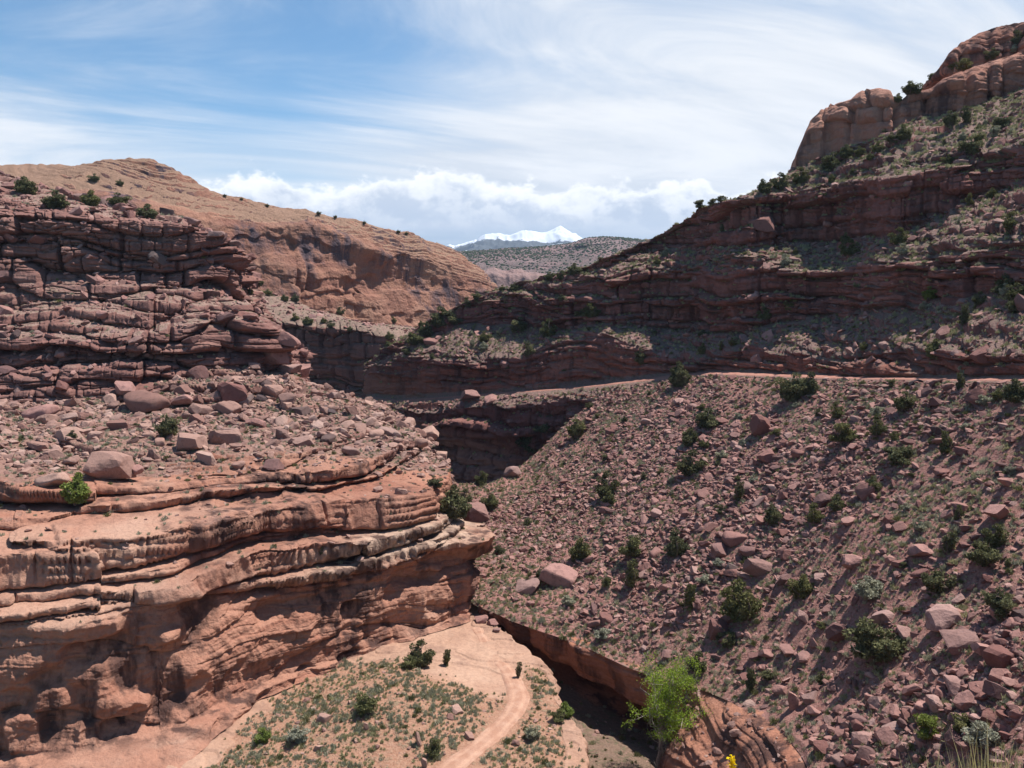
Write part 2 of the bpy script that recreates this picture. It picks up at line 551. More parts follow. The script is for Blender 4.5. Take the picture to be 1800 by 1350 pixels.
def leaf_mat(name, a, b, trans=0.25):
    m, g = new_mat(name)
    rnd = g.node('ShaderNodeObjectInfo').outputs['Random']
    tint = g.attr('tint')
    c = g.mix(tint, a, b)
    c = g.mix(g.ramp(rnd, 0.0, 1.0, 0.0, 0.45), c, g.mix(1.0, c, (1.25, 1.15, 0.95), 'MULTIPLY'))
    d = g.node('ShaderNodeBsdfDiffuse'); g.put(d.inputs[0], c)
    t = g.node('ShaderNodeBsdfTranslucent'); g.put(t.inputs[0], c)
    mx = g.node('ShaderNodeMixShader'); mx.inputs[0].default_value = trans
    g.put(mx.inputs[1], d.outputs[0]); g.put(mx.inputs[2], t.outputs[0])
    o = g.node('ShaderNodeOutputMaterial'); g.put(o.inputs[0], mx.outputs[0])
    return m


M_JUNIPER = leaf_mat('juniper_foliage', (0.058, 0.066, 0.036), (0.195, 0.195, 0.102))
M_YGREEN = leaf_mat('yellow_green_foliage', (0.080, 0.088, 0.038), (0.205, 0.200, 0.095))
M_SAGE = leaf_mat('sage_foliage', (0.20, 0.205, 0.145), (0.44, 0.435, 0.33))
M_GRASS = leaf_mat('dry_grass_blades', (0.20, 0.200, 0.112), (0.46, 0.440, 0.265))
M_STRAW = leaf_mat('straw_blades', (0.50, 0.43, 0.17), (0.78, 0.70, 0.36))
M_COTTON = leaf_mat('cottonwood_foliage', (0.100, 0.160, 0.018), (0.310, 0.420, 0.065), 0.33)
M_FARTREE = leaf_mat('far_scrub_foliage', (0.030, 0.045, 0.028), (0.075, 0.090, 0.050), 0.1)
M_PETAL = leaf_mat('yellow_petals', (0.75, 0.55, 0.01), (0.85, 0.66, 0.03), 0.3)


def bark_mat(name, a, b):
    m, g = new_mat(name)
    pos = g.node('ShaderNodeNewGeometry').outputs['Position']
    x, y, z = g.sep(pos)
    n = g.noise(g.comb(x, y, g.math('MULTIPLY', z, 0.25)), 9.0, 5, 0.65)
    finish(g, g.mix(g.ramp(n, 0.35, 0.65), a, b), 0.95, n, 0.03, 0.6)
    return m


M_BARK = bark_mat('juniper_bark', (0.10, 0.075, 0.058), (0.20, 0.155, 0.125))
M_CBARK = bark_mat('cottonwood_bark', (0.20, 0.165, 0.135), (0.38, 0.32, 0.27))


def snow_mat():
    m, g = new_mat('snow_and_forest')
    snow = g.attr('snow')
    pos = g.node('ShaderNodeNewGeometry').outputs['Position']
    n = g.noise(pos, 0.011, 7, 0.7)
    k = g.ramp(g.math('ADD', snow, g.math('MULTIPLY', g.math('SUBTRACT', n, 0.5), 1.5)), 0.44, 0.58)
    rocky = g.mix(g.noise(pos, 0.004, 4, 0.6), (0.035, 0.045, 0.05), (0.085, 0.09, 0.085))
    c = g.mix(k, rocky, (0.66, 0.69, 0.73))
    finish(g, c, 0.8)
    return m


M_SNOW = snow_mat()
# ---------------------------------------------------------------- landforms
def ctl(px, pts, j=1):
    a = np.array(pts, float)
    return np.interp(px, a[:, 0], a[:, j])


def rise(P0, px, py, t):
    """next row of a slope: where the bearing (px, py) meets a surface climbing at slope t behind P0"""
    k = kz(py)
    Y = (P0[:, 2] - t * P0[:, 1]) / (k - t)
    return at(px, py, Y)


def outward(G, it=60):
    S = blur(blur(G, it, 0), it // 2, 1)
    N = grid_normals(S)
    s = np.sign(-(N * G).sum(-1, keepdims=True))
    N = N * np.where(s == 0, 1, s)
    Hn = N.copy(); Hn[..., 2] = 0
    l = np.linalg.norm(Hn, axis=-1, keepdims=True)
    return Hn / np.maximum(l, 0.25), N


def interp_par(par, tab):
    a = np.array(tab, float)
    return np.interp(par, a[:, 0], a[:, 1])[None, :]


def terrace(G, S, thick, seed, amount, lip, blockw, dip=(0, 0), warp=1.0, teeth=1.0):
    """steps a gentle slope into flat beds with steep, slightly overhanging fronts"""
    rng = np.random.default_rng(seed)
    meander = vnoise(S / (blockw * 1.3), G[..., 2] * 0.12, S * 0, seed + 1) * 0.55 + vnoise(S / (blockw * 0.35), G[..., 2] * 0.3, S * 0, seed + 2) * 0.08
    tilt = dip[0] * G[..., 0] + dip[1] * G[..., 1]
    cs, _ = cells1(S / (blockw * 0.9) + 0.5 * vnoise(G[..., 2] * 0.35, S * 0.02, 0 * S, seed + 31), np.zeros_like(S), seed + 30)
    shift = thick * 0.55 * (cs - 0.5)
    zz = G[..., 2] + tilt + warp * thick * meander + shift
    z0, z1 = zz.min() - 3 * thick, zz.max() + 3 * thick
    th = thick * rng.uniform(0.35, 1.9, int((z1 - z0) / thick * 2.4) + 8)
    b = z0 + np.r_[0, np.cumsum(th)]
    k = np.clip(np.searchsorted(b, zz) - 1, 1, len(th) - 3)
    off = lambda kk_: b[kk_] + thick * 0.80 * vnoise(S / (blockw * 1.5) + kk_ * 9.1, kk_ * 2.3, S * 0, seed + 21) + thick * 0.07 * vnoise(S / (blockw * 0.22), kk_ * 2.3, S * 0, seed + 22)
    for _ in range(2):
        k = np.where(zz < off(k), k - 1, np.where(zz >= off(k + 1), k + 1, k))
        k = np.clip(k, 1, len(th) - 3)
    B0_, B1_ = off(k), off(k + 1)
    hgt = np.maximum(B1_ - B0_, 0.05)
    f = np.clip((zz - B0_) / hgt, 0, 1)
    r0 = 0.10
    r1 = 0.40 + 0.22 * vnoise(S / (blockw * 0.9), k * 1.7, S * 0, seed + 23)
    gf = smooth(f, r0, r1) * 0.90 + 0.10 * f
    zn = B0_ + hgt * gf - tilt - warp * thick * meander - shift
    kk = k.astype(float)
    bw = blockw * rng.uniform(0.5, 1.8, len(th))[k]
    c, e = cells1(S / bw + kk * 17.3, kk, seed + 4)
    rel = np.clip(hgt / thick, 0.15, 1.6)
    bull = np.clip(1 - np.abs((f - 0.34) / 0.27) ** 5.0, 0, 1)
    cut = (1 - smooth(f, 0.06, 0.16)) * smooth(f, -0.01, 0.02)
    rough_ = 0.30 * fbm(G * np.array([1, 1, 2.2]), 0.45, 4, seed + 24, ridged=True)
    hump = bull * lip * rel * (0.35 + 0.8 * c) - cut * lip * rel * (1.15 + 0.9 * vnoise(S / (blockw * 0.8), kk * 3.3, S * 0, seed + 6)).clip(0.1, 2.0) + rough_ * lip * smooth(f, 0.05, 0.15) * (1 - smooth(f, 0.6, 0.9))
    hump = hump - lip * 0.6 * (1 - smooth(e * bw, 0.0, 0.35)) * np.exp(-((f - 0.45) / 0.25) ** 2)
    c3_, e3_ = cells1(S / (blockw * 0.42) + kk * 5.3, kk, seed + 41)
    face = smooth(f, 0.12, 0.24) * (1 - smooth(f, 0.75, 1.0))
    hump = hump + teeth * lip * 0.5 * (c3_ - 0.5) * face - teeth * lip * 0.16 * (1 - smooth(e3_ * blockw * 0.42, 0.0, 0.35)) * face
    hump = hump + lip * 0.5 * vnoise(S / (blockw * 0.8), kk * 5.1, S * 0, seed + 8) * face
    G2 = G.copy()
    G2[..., 2] = G[..., 2] * (1 - amount) + zn * amount
    return G2, hump * amount, c


# ---- right hand mountainside: lower cliff, road shelf, three cliff bands with stony slopes between
YROAD = [(560, 250), (640, 236), (700, 228), (800, 215), (900, 206), (1000, 198), (1060, 192), (1150, 182), (1250, 168),
         (1400, 148), (1550, 128), (1700, 108), (1800, 96), (2000, 78), (2200, 65)]
A1 = [(560, 705), (600, 708), (640, 712), (700, 722), (740, 728), (800, 722), (860, 718), (950, 712), (1050, 706), (1100, 696), (1250, 669), (1400, 674), (2200, 692)]
A0 = [(560, 740), (640, 742), (680, 790), (720, 840), (780, 856), (850, 858), (930, 852), (1000, 806), (1060, 735), (1100, 712), (1250, 685), (2200, 706)]
A2 = [(560, 695), (640, 699), (700, 706), (760, 702), (820, 697), (900, 691), (1000, 684), (1060, 678), (1150, 668), (1250, 658), (1400, 664), (1550, 668), (1700, 670), (1800, 671), (2200, 684)]
A4 = [(560, 655), (640, 652), (660, 640), (700, 632), (760, 630), (850, 632), (920, 628), (960, 612), (1000, 600), (1060, 590), (1110, 602), (1160, 630), (1200, 640), (1250, 628), (1320, 614), (1400, 625), (1450, 634), (1550, 622), (1650, 620), (1800, 618), (2200, 615)]
A5 = [(560, 650), (640, 647), (700, 614), (760, 590), (830, 570), (900, 572), (960, 576), (1060, 572), (1200, 578), (1300, 582), (1400, 562), (1500, 552), (1600, 532), (1700, 520), (1800, 503), (2200, 480)]
A6 = [(560, 648), (640, 645), (700, 605), (760, 572), (800, 550), (850, 528), (900, 517), (960, 508), (1010, 494), (1080, 480), (1150, 474), (1220, 466), (1290, 450), (1340, 456), (1400, 480), (1470, 478), (1550, 455), (1640, 448), (1720, 440), (1800, 425), (2200, 390)]
A7 = [(560, 647), (640, 644), (700, 603), (800, 546), (870, 516), (960, 498), (1050, 470), (1120, 447), (1180, 434), (1230, 436), (1300, 438), (1350, 425), (1420, 432), (1500, 428), (1570, 410), (1630, 385), (1690, 360), (1750, 330), (1800, 318), (2200, 250)]
A8 = [(560, 646), (640, 643), (700, 600), (760, 564), (800, 542), (870, 513), (920, 500), (960, 489), (1000, 478), (1050, 462), (1100, 440), (1140, 425), (1180, 405), (1210, 385), (1240, 368), (1290, 352), (1340, 345), (1400, 334), (1480, 322), (1560, 312), (1640, 300), (1700, 290), (1800, 268), (2200, 190)]
A9 = [(560, 645), (640, 642), (700, 599), (760, 563), (800, 541), (870, 512), (920, 499), (960, 488), (1000, 477), (1050, 461), (1100, 439), (1140, 424), (1180, 404), (1210, 384), (1240, 367), (1290, 350), (1320, 338), (1345, 325), (1400, 300), (1450, 278), (1500, 260), (1560, 237), (1610, 212), (1680, 198), (1720, 187), (1800, 152), (2200, 20)]

NU = 1000
pxs = np.linspace(642, 2150, NU)
wig = lambda s, a: a * vnoise(pxs / 38.0, pxs * 0, pxs * 0 + s, 50) + 0.5 * a * vnoise(pxs / 14.0, pxs * 0, pxs * 0 + s, 51)
fade = np.clip((pxs - 650) / 80, 0, 1)
R2 = at(pxs, ctl(pxs, A2), ctl(pxs, YROAD))
R3 = rise(R2, pxs, ctl(pxs, A2) - np.interp(pxs, [640, 1000, 1200], [1.8, 2.4, 5.0]), 0.0)
k1 = kz(ctl(pxs, A1))
Y1 = (R2[:, 2] - 0.45 * R2[:, 1]) / (k1 - 0.45)
R1 = at(pxs, ctl(pxs, A1), Y1)
k0 = kz(ctl(pxs, A0) + 12)
R0 = at(pxs, ctl(pxs, A0) + 12, (R1[:, 2] - 5.0 * R1[:, 1]) / (k0 - 5.0))
R4 = rise(R3, pxs, ctl(pxs, A4) + wig(1, 5), 2.6)
R5 = rise(R4, pxs, np.minimum(ctl(pxs, A5) + fade * wig(2, 6), ctl(pxs, A4) - 1), 0.50)
R6 = rise(R5, pxs, ctl(pxs, A6) + fade * wig(3, 5), 4.0)
R7 = rise(R6, pxs, np.minimum(ctl(pxs, A7) + fade * wig(4, 5), ctl(pxs, A6) - 1), 0.52)
R8 = rise(R7, pxs, ctl(pxs, A8) + fade * wig(5, 2.0), 4.0)
R9 = rise(R8, pxs, ctl(pxs, A9), 0.60)
R10 = R9 + np.array([14.0, 45.0, 2.0]) * np.array([1, 1, 1])
R10[:, 2] = R9[:, 2] + np.where(pxs > 1390, 4.0, -14.0)
R11 = R10 + np.array([30.0, 120.0, -60.0])
rowsA = [R0, R1, R2, R3, R4, R5, R6, R7, R8, R9, R10, R11]
nb = 40                                        # columns that turn round the nose of the spur
full = []
for R in rowsA:
    s = np.linspace(1, 0, nb, endpoint=False)[:, None]
    back = R[0] + s * np.array([26.0, 70.0, -3.0]) + np.sin(s * math.pi) * np.array([-9.0, 4.0, 0])
    full.append(np.concatenate([back, R]))
uA = np.arange(NU + nb, dtype=float)
G, par = loft([(uA, R) for R in full], NU + nb, [60, 10, 6, 46, 26, 64, 30, 60, 26, 8, 6], 3, 1)
PXA = np.concatenate([np.full(nb, 642.0), pxs])[:, None] * np.ones(G.shape[1])[None]
S = arc(G)
Hn, Nn = outward(G)
cliff = interp_par(par, [(0, 1), (0.97, 1), (1.1, 0.5), (1.5, .25), (1.85, 0), (3.0, 0), (3.12, .55), (3.9, 1), (4.15, .45), (4.5, .35), (4.9, .6), (5.05, 1), (5.97, 1),
                         (6.15, .5), (6.5, .35), (6.9, .6), (7.05, 1), (7.97, 1), (8.2, .4), (9, .2), (11, .2)])
dipR = (-0.03, -0.02)
d1, c1 = strata(G, S, 2.9, 2.0, 6.0, 11, dipR, 0.9, 0.7, 0.2)
d2, c2 = strata(G, S, 0.9, 0.75, 2.6, 12, dipR, 0.7, 0.6, 0.2)
d3, c3 = strata(G, S, 0.42, 0.20, 1.3, 13, dipR, 0.4, 0.5, 0.2)
lowf = 2.6 * fbm(G, (0.028, 0.028, 0.012), 3, 21) * interp_par(par, [(0, 1), (1, .7), (1.7, 0), (3, 0), (3.4, .35), (4.2, .7), (5, 1), (8, 1), (9, .3), (11, .3)])
D = cliff * (d1 + d2 + d3) + lowf + 0.18 * fbm(G, 0.8, 3, 23) * np.minimum(1, cliff * 2)
win = smooth(PXA, 690, 740) * (1 - smooth(PXA, 930, 985))
D = D - win * 4.2 * interp_par(par, [(0, 1.0), (0.45, 1.0), (0.62, 0.75), (0.66, 0), (11, 0)])
G = G + Hn * D[..., None]
slope_m = interp_par(par, [(0, 0), (1, .5), (1.5, .6), (1.9, 0), (3, 0), (4, .1), (4.2, 1), (4.8, 1), (5.1, 0), (6, .1), (6.2, 1), (6.8, 1), (7.1, 0), (8, .1), (8.3, 1), (9, 1), (11, 1)])
G[..., 2] += slope_m * (0.55 * fbm(G, 0.16, 3, 25) + 0.22 * fbm(G, 0.9, 3, 26))
Gt, hump, ct = terrace(G, S, 1.5, 27, 0.8, 0.55, 7.0, dipR)
tm = slope_m * smooth(fbm(G, 0.06, 3, 28), -0.25, 0.25) * 0.75
G = G * (1 - tm[..., None]) + Gt * tm[..., None] + Hn * (hump * tm)[..., None]
Nf = grid_normals(G); Nf *= np.sign(Nf[..., 2:3] + 1e-9)
soilA = smooth(Nf[..., 2], 0.50, 0.74) * interp_par(par, [(0, .3), (.9, .4), (1.1, 1), (3, 1), (3.2, .45), (3.9, .5), (4.1, 1), (4.9, 1), (5.1, .45), (5.9, .5), (6.1, 1), (6.9, 1), (7.1, .45), (7.9, .5), (8.1, 1), (11, 1)])
soilA = np.maximum(soilA, interp_par(par, [(0, 0), (1.6, 0), (1.9, 1), (3.0, 1), (3.08, .7), (3.25, 0), (11, 0)]))
red = interp_par(par, [(0, .35), (1, .2), (1.3, .8), (1.9, 1), (3.0, 1), (3.4, 1), (3.8, .5), (4.1, 0), (11, 0)]) * np.ones_like(S)
terrain('right_mountainside', G, M_RIGHT, None, soilA, np.clip(0.6 * c1 + 0.4 * c2, 0, 1), {'second': red})
GA, PARA = G, par

# ---- the dirt road cut into that mountainside
rd = []
for f in np.linspace(-0.06, 1.0, 8):
    rd.append(R2 * (1 - f) + R3 * f + np.array([0, 0, 0.10]))
rd = np.stack(rd, 1)
rd = blur(rd, 6, 0)
rd[..., 2] += 0.05 * fbm(rd, 0.6, 3, 31)
rd[:, 0, 2] -= 0.5
acr = np.ones(NU)[:, None] * np.linspace(0, 1, 8)[None]
me = mesh_from('dirt_road', rd.reshape(-1, 3), grid_faces(NU, 8), {'across': acr}, True, [M_ROAD])
link('dirt_road', me, kind='structure')

# ---- domes of slickrock on top of the mountainside
Y9 = np.interp
def dome(name, top, base, x0, x1, nu, yadd, seed, mid=0.78, t1=3.0):
    q = np.linspace(x0, x1, nu)
    yb = np.interp(q, pxs, R9[:, 1]) + yadd
    b = at(q, ctl(q, base) + 4, yb)
    tp, bp = ctl(q, top), ctl(q, base)
    tp = np.minimum(tp, bp - 0.5)
    m = rise(b, q, bp + (tp - bp) * mid, t1)
    e = rise(m, q, bp + (tp - bp) * 0.95, 1.1)
    k = rise(e, q, tp, 0.62)
    bk = k + np.array([10.0, 40.0, -4.0]); bk2 = k + np.array([20, 110.0, -50.0])
    fr = b + np.array([0, -2.0, -6.0])
    rows = []
    s = np.linspace(1, 0, 30, endpoint=False)[:, None]
    for R in (fr, b, m, e, k, bk, bk2):
        back = R[0] + s * np.array([22.0, 60.0, 0.0]) + np.sin(s * math.pi) * np.array([-1.5, 2.0, 0])
        rows.append(np.concatenate([back, R]))
    n = nu + 30
    G, par = loft([(np.arange(n, dtype=float), R) for R in rows], n, [4, 70, 26, 16, 10, 8], 3, 6)
    S = arc(G)
    Hn, Nn = outward(G, 30)
    d1, c1 = strata(G, S, 6.5, 1.5, 13, seed, (0.1, 0.02), 0.5, 1.0)
    d2, c2 = strata(G, S, 1.6, 0.45, 6, seed + 1, (0.16, 0.04))
    D = d1 + d2 + 1.6 * fbm(G, 0.05, 3, seed + 2) + 0.9 * fbm(G, 0.18, 4, seed + 3, ridged=True)
    w = interp_par(par, [(0, .3), (1, .6), (2, 1), (3, .45), (4, .15), (5, .3), (6, .3)])
    G = G + Nn * (D * w)[..., None]
    Nf = grid_normals(G); Nf *= np.sign(Nf[..., 2:3] + 1e-9)
    so = smooth(Nf[..., 2], 0.80, 0.97) * 0.45
    terrain(name, G, M_DOME, None, so, c1 * 0.6, obj_name='slickrock_dome')


dome('dome_one', [(1396, 300), (1402, 270), (1415, 232), (1430, 205), (1445, 193), (1470, 182), (1498, 174), (1503, 168), (1520, 158), (1545, 153), (1564, 158), (1574, 180), (1600, 165), (1640, 156), (1660, 140), (1700, 122), (1740, 108), (1775, 98), (1800, 88), (1900, 55), (2100, 0)],
     [(1396, 304), (1450, 282), (1500, 264), (1560, 241), (1610, 216), (1680, 202), (1720, 191), (1800, 156), (2100, 60)], 1398, 2080, 420, 1.0, 61)
dome('dome_two', [(1658, 134), (1660, 112), (1666, 98), (1685, 80), (1720, 58), (1760, 45), (1800, 38), (1950, 25), (2100, 15)],
     [(1658, 140), (1700, 126), (1800, 95), (2100, 20)], 1660, 2080, 260, 26.0, 71, 0.70)

# ---- talus slope: scattered depths joined by a thin plate spline
TY = [(840, 1066, 112), (900, 1092, 110), (1000, 1126, 105.5), (1100, 1172, 99), (1200, 1202, 91), (1240, 1215, 88), (1280, 1232, 84), (1330, 1258, 79), (1380, 1292, 74), (1410, 1330, 69.5), (1440, 1395, 63),
      (1550, 1450, 57), (1700, 1450, 52), (1850, 1450, 46), (2100, 1450, 39),
      (740, 1000, 140), (790, 950, 143), (850, 1000, 126), (1000, 1000, 122), (1100, 1000, 117), (1250, 1000, 107), (1400, 1000, 97), (1550, 1000, 85), (1700, 1000, 77.5), (1850, 1000, 71), (2100, 1000, 61),
      (1250, 1150, 93), (1400, 1180, 83), (1550, 1200, 72), (1700, 1200, 64), (1850, 1200, 57), (2100, 1200, 48),
      (740, 850, 176), (850, 852, 168), (1000, 850, 152), (1100, 850, 142), (1250, 850, 127), (1400, 850, 113), (1550, 850, 98.5), (1700, 850, 88), (1850, 850, 80), (2100, 850, 66),
      (1000, 745, 184), (1100, 745, 164), (1250, 750, 145), (1400, 750, 128), (1550, 750, 110), (1700, 750, 97), (1850, 750, 86), (2100, 750, 69),
      (920, 810, 182), (1050, 700, 190), (1100, 684, 186.5), (1250, 659, 167), (1400, 665, 147.4), (1550, 669, 127.5), (1700, 671, 107.6), (1850, 673, 91), (2100, 683, 71)]
T = np.array(TY, float)
ctrl = T[:, :2] / 500.0
rr = lambda a, b: np.linalg.norm(a[:, None, :] - b[None, :, :], axis=-1)
phi = lambda r: r * r * np.log(r + 1e-9)
nT = len(T)
Amat = np.zeros((nT + 3, nT + 3))
Amat[:nT, :nT] = phi(rr(ctrl, ctrl)) + 0.02 * np.eye(nT)
Amat[:nT, nT:] = np.c_[np.ones(nT), ctrl]
Amat[nT:, :nT] = Amat[:nT, nT:].T
sol = np.linalg.solve(Amat, np.r_[np.log(T[:, 2]), 0, 0, 0])


def talus_depth(px, py):
    q = np.stack([px, py], -1).reshape(-1, 2) / 500.0
    out = np.empty(len(q))
    for i in range(0, len(q), 20000):
        c = q[i:i + 20000]
        out[i:i + 20000] = phi(rr(c, ctrl)) @ sol[:nT] + np.c_[np.ones(len(c)), c] @ sol[nT:]
    return np.exp(out).reshape(np.shape(px))


RIM = [(838, 1066, 113), (870, 1078, 111.5), (900, 1092, 110), (950, 1110, 107.5), (1000, 1126, 105.5), (1050, 1148, 102.5), (1100, 1172, 99), (1150, 1190, 95), (1200, 1202, 91), (1240, 1215, 88),
       (1280, 1232, 84), (1330, 1258, 79), (1380, 1292, 74), (1410, 1330, 69.5), (1440, 1395, 63), (1475, 1480, 56)]
TLO = [(740, 1000), (800, 1040)] + [r[:2] for r in RIM[:-1]] + [(1500, 1465), (2150, 1480)]
THI = [(740, 842), (800, 850), (860, 850), (900, 832), (950, 790), (1000, 740), (1050, 701), (1100, 684), (1150, 671), (1250, 660.5), (1400, 667), (1550, 671), (1700, 673), (1800, 674), (2150, 687)]
nu, nv = 760, 640
q = np.linspace(740, 2140, nu)
lo, hi = ctl(q, TLO), ctl(q, THI)
tt = np.linspace(0, 1, nv)
PX = q[:, None] * np.ones(nv)[None]
PY = lo[:, None] * (1 - tt) + hi[:, None] * tt
PY = blur(PY, 4, 0)
G = at(PX, PY, talus_depth(PX, PY))
edge = smooth(tt, 0.0, 0.035)[None] * (0.15 + 0.85 * smooth(1 - tt, 0.0, 0.05)[None])
G[..., 2] += edge * (1.0 * fbm(G, 0.05, 3, 41) + 0.42 * fbm(G, 0.30, 3, 42) + 0.16 * fbm(G, 1.3, 3, 43))
# gullies that run straight down the fall line
G[..., 2] -= edge * 0.7 * np.maximum(0, fbm(np.stack([G[..., 0] * 0.35, G[..., 1], G[..., 1] * 0], -1), 0.16, 2, 44))
lipw = (1 - smooth(tt, 0.02, 0.16))[None] * np.ones((nu, 1))
soilT = np.clip(1.0 - 0.8 * lipw * (0.5 + 0.9 * fbm(G, 0.14, 3, 45)), 0, 1)
terrain('talus_slope', G, M_TALUS, None, soilT, 0.5 + 0.5 * fbm(G, 0.2, 2, 46))
GT = G

# ---- slot canyon: undercut far wall and sandy floor
RM = np.array(RIM, float)
nu = 420
uu = np.linspace(0, 1, nu)
cx = np.r_[0, np.cumsum(np.linalg.norm(np.diff(RM[:, :2], axis=0), axis=1))]; cx /= cx[-1]
rpx, rpy, rY = [blur(np.interp(uu, cx, RM[:, j])[:, None], 30, 0)[:, 0] for j in range(3)]
rim = at(rpx, rpy, rY)
tan = np.gradient(rim, axis=0); tan[:, 2] = 0
tan /= np.linalg.norm(tan, axis=1, keepdims=True)
outw = np.stack([-tan[:, 1], tan[:, 0], 0 * tan[:, 0]], -1)
if outw[nu // 2, 0] > 0: outw = -outw
ov = [(-5, 0.6), (-2.0, 0.25), (0, 0), (0.15, -0.5), (-0.5, -2.5), (-1.0, -4.4), (-1.6, -5.6), (-4.6, -6.0), (-9.5, -6.8), (-10.5, -8.9), (-6.0, -9.9), (-0.5, -9.6), (3.2, -8.0), (6, -7.2), (14, -6.6), (26, -6.4)]
sl = [(-5, 0.8), (-2.0, 0.3), (0, 0), (1.2, -0.5), (2.6, -1.5), (3.9, -2.9), (5.5, -4.2), (6.9, -5.8), (7.2, -7.8), (7.9, -9.2), (8.5, -9.6), (9.2, -9.4), (10.5, -8.6), (12.5, -7.6), (19, -6.8), (29, -6.4)]
w = smooth(rpx, 1175, 1260)
dz_scale = np.interp(rpx, [838, 880, 960, 1050, 1500], [0.30, 0.45, 0.82, 1.0, 1.15])
rows = []
for (o1, z1), (o2, z2) in zip(ov, sl):
    o = o1 * (1 - w) + o2 * w
    o = np.where(o < 0, o * np.interp(rpx, [838, 960], [0.35, 1]), o)
    zz = (z1 * (1 - w) + z2 * w) * dz_scale
    o = o + (0.55 * vnoise(rpx / 22.0, rpx * 0, rpx * 0, 86) + 0.3 * vnoise(rpx / 8.0, rpx * 0, rpx * 0, 87)) * (1.0 if o1 > -3 else 0.0) * (1 - 0.7 * w)
    rows.append((np.arange(nu, dtype=float), rim + outw * o[:, None] + np.stack([0 * zz, 0 * zz, zz], -1)))
G, par = loft(rows, nu, [6, 6, 4, 16, 16, 12, 12, 14, 12, 10, 12, 10, 14, 18, 10], 2, 3)
S = arc(G)
wall = interp_par(par, [(0, .1), (1.5, .3), (3, .9), (8, 1), (10, .4), (11, 0), (15, 0)])
d1, c1 = strata(G, S, 1.5, 0.55 - 0.1 * w[:, None], 16, 81, (0.05, 0.0), 0.6, 0.6)
d2, c2 = strata(G, S, 0.5, 0.16 + 0.10 * w[:, None], 7, 82, (0.05, 0.0))
G = G + outw[:, None, :] * (wall * (d1 + d2 + 0.6 * fbm(G, 0.12, 3, 83)))[..., None]
fl = interp_par(par, [(0, 0), (10, 0), (11, 1), (15, 1)])
G[..., 2] += fl * (0.45 * fbm(G, 0.2, 3, 84) + 0.12 * fbm(G, 1.2, 2, 85))
soilS = fl * np.ones((nu, 1))
terrain('slot_canyon', G, M_SLOT, None, soilS, c1 * 0.5, obj_name='canyon_floor')
GS, PARS, FLS = G, par, soilS

# ---- bench above the slot: bare rock, scrub slope, jeep track
EDGE = [(846, 1083), (870, 1100), (895, 1118), (925, 1140), (955, 1165), (968, 1190), (975, 1215), (990, 1245), (1005, 1270), (1020, 1295), (1030, 1320), (1033, 1350), (1036, 1400), (1040, 1500), (1050, 1700)]
ZB = -48.5
E = np.array([at(a, b, ZB / kz(b)) for a, b in EDGE])


def bench_z(x, y):
    P = np.stack([x, y, 0 * x], -1)
    h = ZB + 2.0 * np.exp(-(((x + 13) / 9.0) ** 2 + ((y - 87) / 11.0) ** 2)) + 0.45 * fbm(P, 0.07, 3, 91)
    return h


def bench_fine(x, y):
    P = np.stack([x, y, 0 * x], -1)
    return 0.13 * fbm(P, 0.55, 4, 92)


nu, nv = 460, 520
yy = np.r_[np.linspace(50, 112, nv - 40), np.linspace(112.2, 128, 40)]
order = np.argsort(E[:, 1])
xe = np.interp(yy, E[order, 1], E[order, 0])
xe = xe + 0.35 * vnoise(yy / 1.9, yy * 0, yy * 0, 95) + 0.2 * vnoise(yy / 0.7, yy * 0, yy * 0, 96)
X = -52 + (xe[None] + 52) * (np.linspace(0, 1, nu)[:, None] ** 0.8)
Yg = yy[None] * np.ones((nu, 1))
Z = bench_z(X, Yg) + bench_fine(X, Yg)
qx_, qy_ = project(np.stack([X, Yg, Z], -1))
BOUND = [(300, 1400), (370, 1335), (440, 1262), (520, 1205), (610, 1172), (700, 1158), (745, 1178), (800, 1186), (845, 1205), (880, 1245), (905, 1225), (930, 1175), (960, 1190), (1000, 1280), (1040, 1330)]
inside = qy_ - np.interp(qx_, [b[0] for b in BOUND], [b[1] for b in BOUND])
soilB = smooth(inside + 34 * fbm(np.stack([X, Yg, 0 * X], -1), 0.22, 4, 97), -16, 26)
# right of the track the bench is bare rock with thin soil
bare = smooth(qx_, 975, 1005) * smooth(qy_, 1250, 1290)
soilB = soilB * (1 - 0.75 * bare)
# thin bedding steps on the bare rock
P3 = np.stack([X, Yg, Z], -1)
Z = Z + (1 - soilB) * 0.22 * np.round(2.6 * fbm(P3, (0.08, 0.14, 0.1), 3, 98)) / 1.3 + (1 - soilB) * 0.07 * fbm(P3, 0.8, 3, 99, ridged=True)
G = np.stack([X, Yg, Z], -1)
drop = [(0.25, -0.5), (0.1, -1.4), (-0.5, -2.6), (0.3, -4.0), (0.2, -5.5), (-0.3, -7.5), (0.1, -9.5), (0.4, -11.5)]
hang = []
for k_, (dx, dz) in enumerate(drop):
    q_ = G[-1].copy()
    q_[:, 0] += dx + 0.35 * vnoise(yy / 2.2, yy * 0 + k_ * 0.9, yy * 0, 101)
    q_[:, 2] += dz
    hang.append(q_)
G = np.concatenate([G, np.stack(hang, 0)], 0)
soilB = np.concatenate([soilB, np.zeros((len(drop), nv))], 0)
terrain('bench', G, M_BENCH, None, soilB, 0.3 + 0.3 * fbm(G, 0.3, 2, 103), obj_name='bench_ground')
GB, SOB = G, soilB

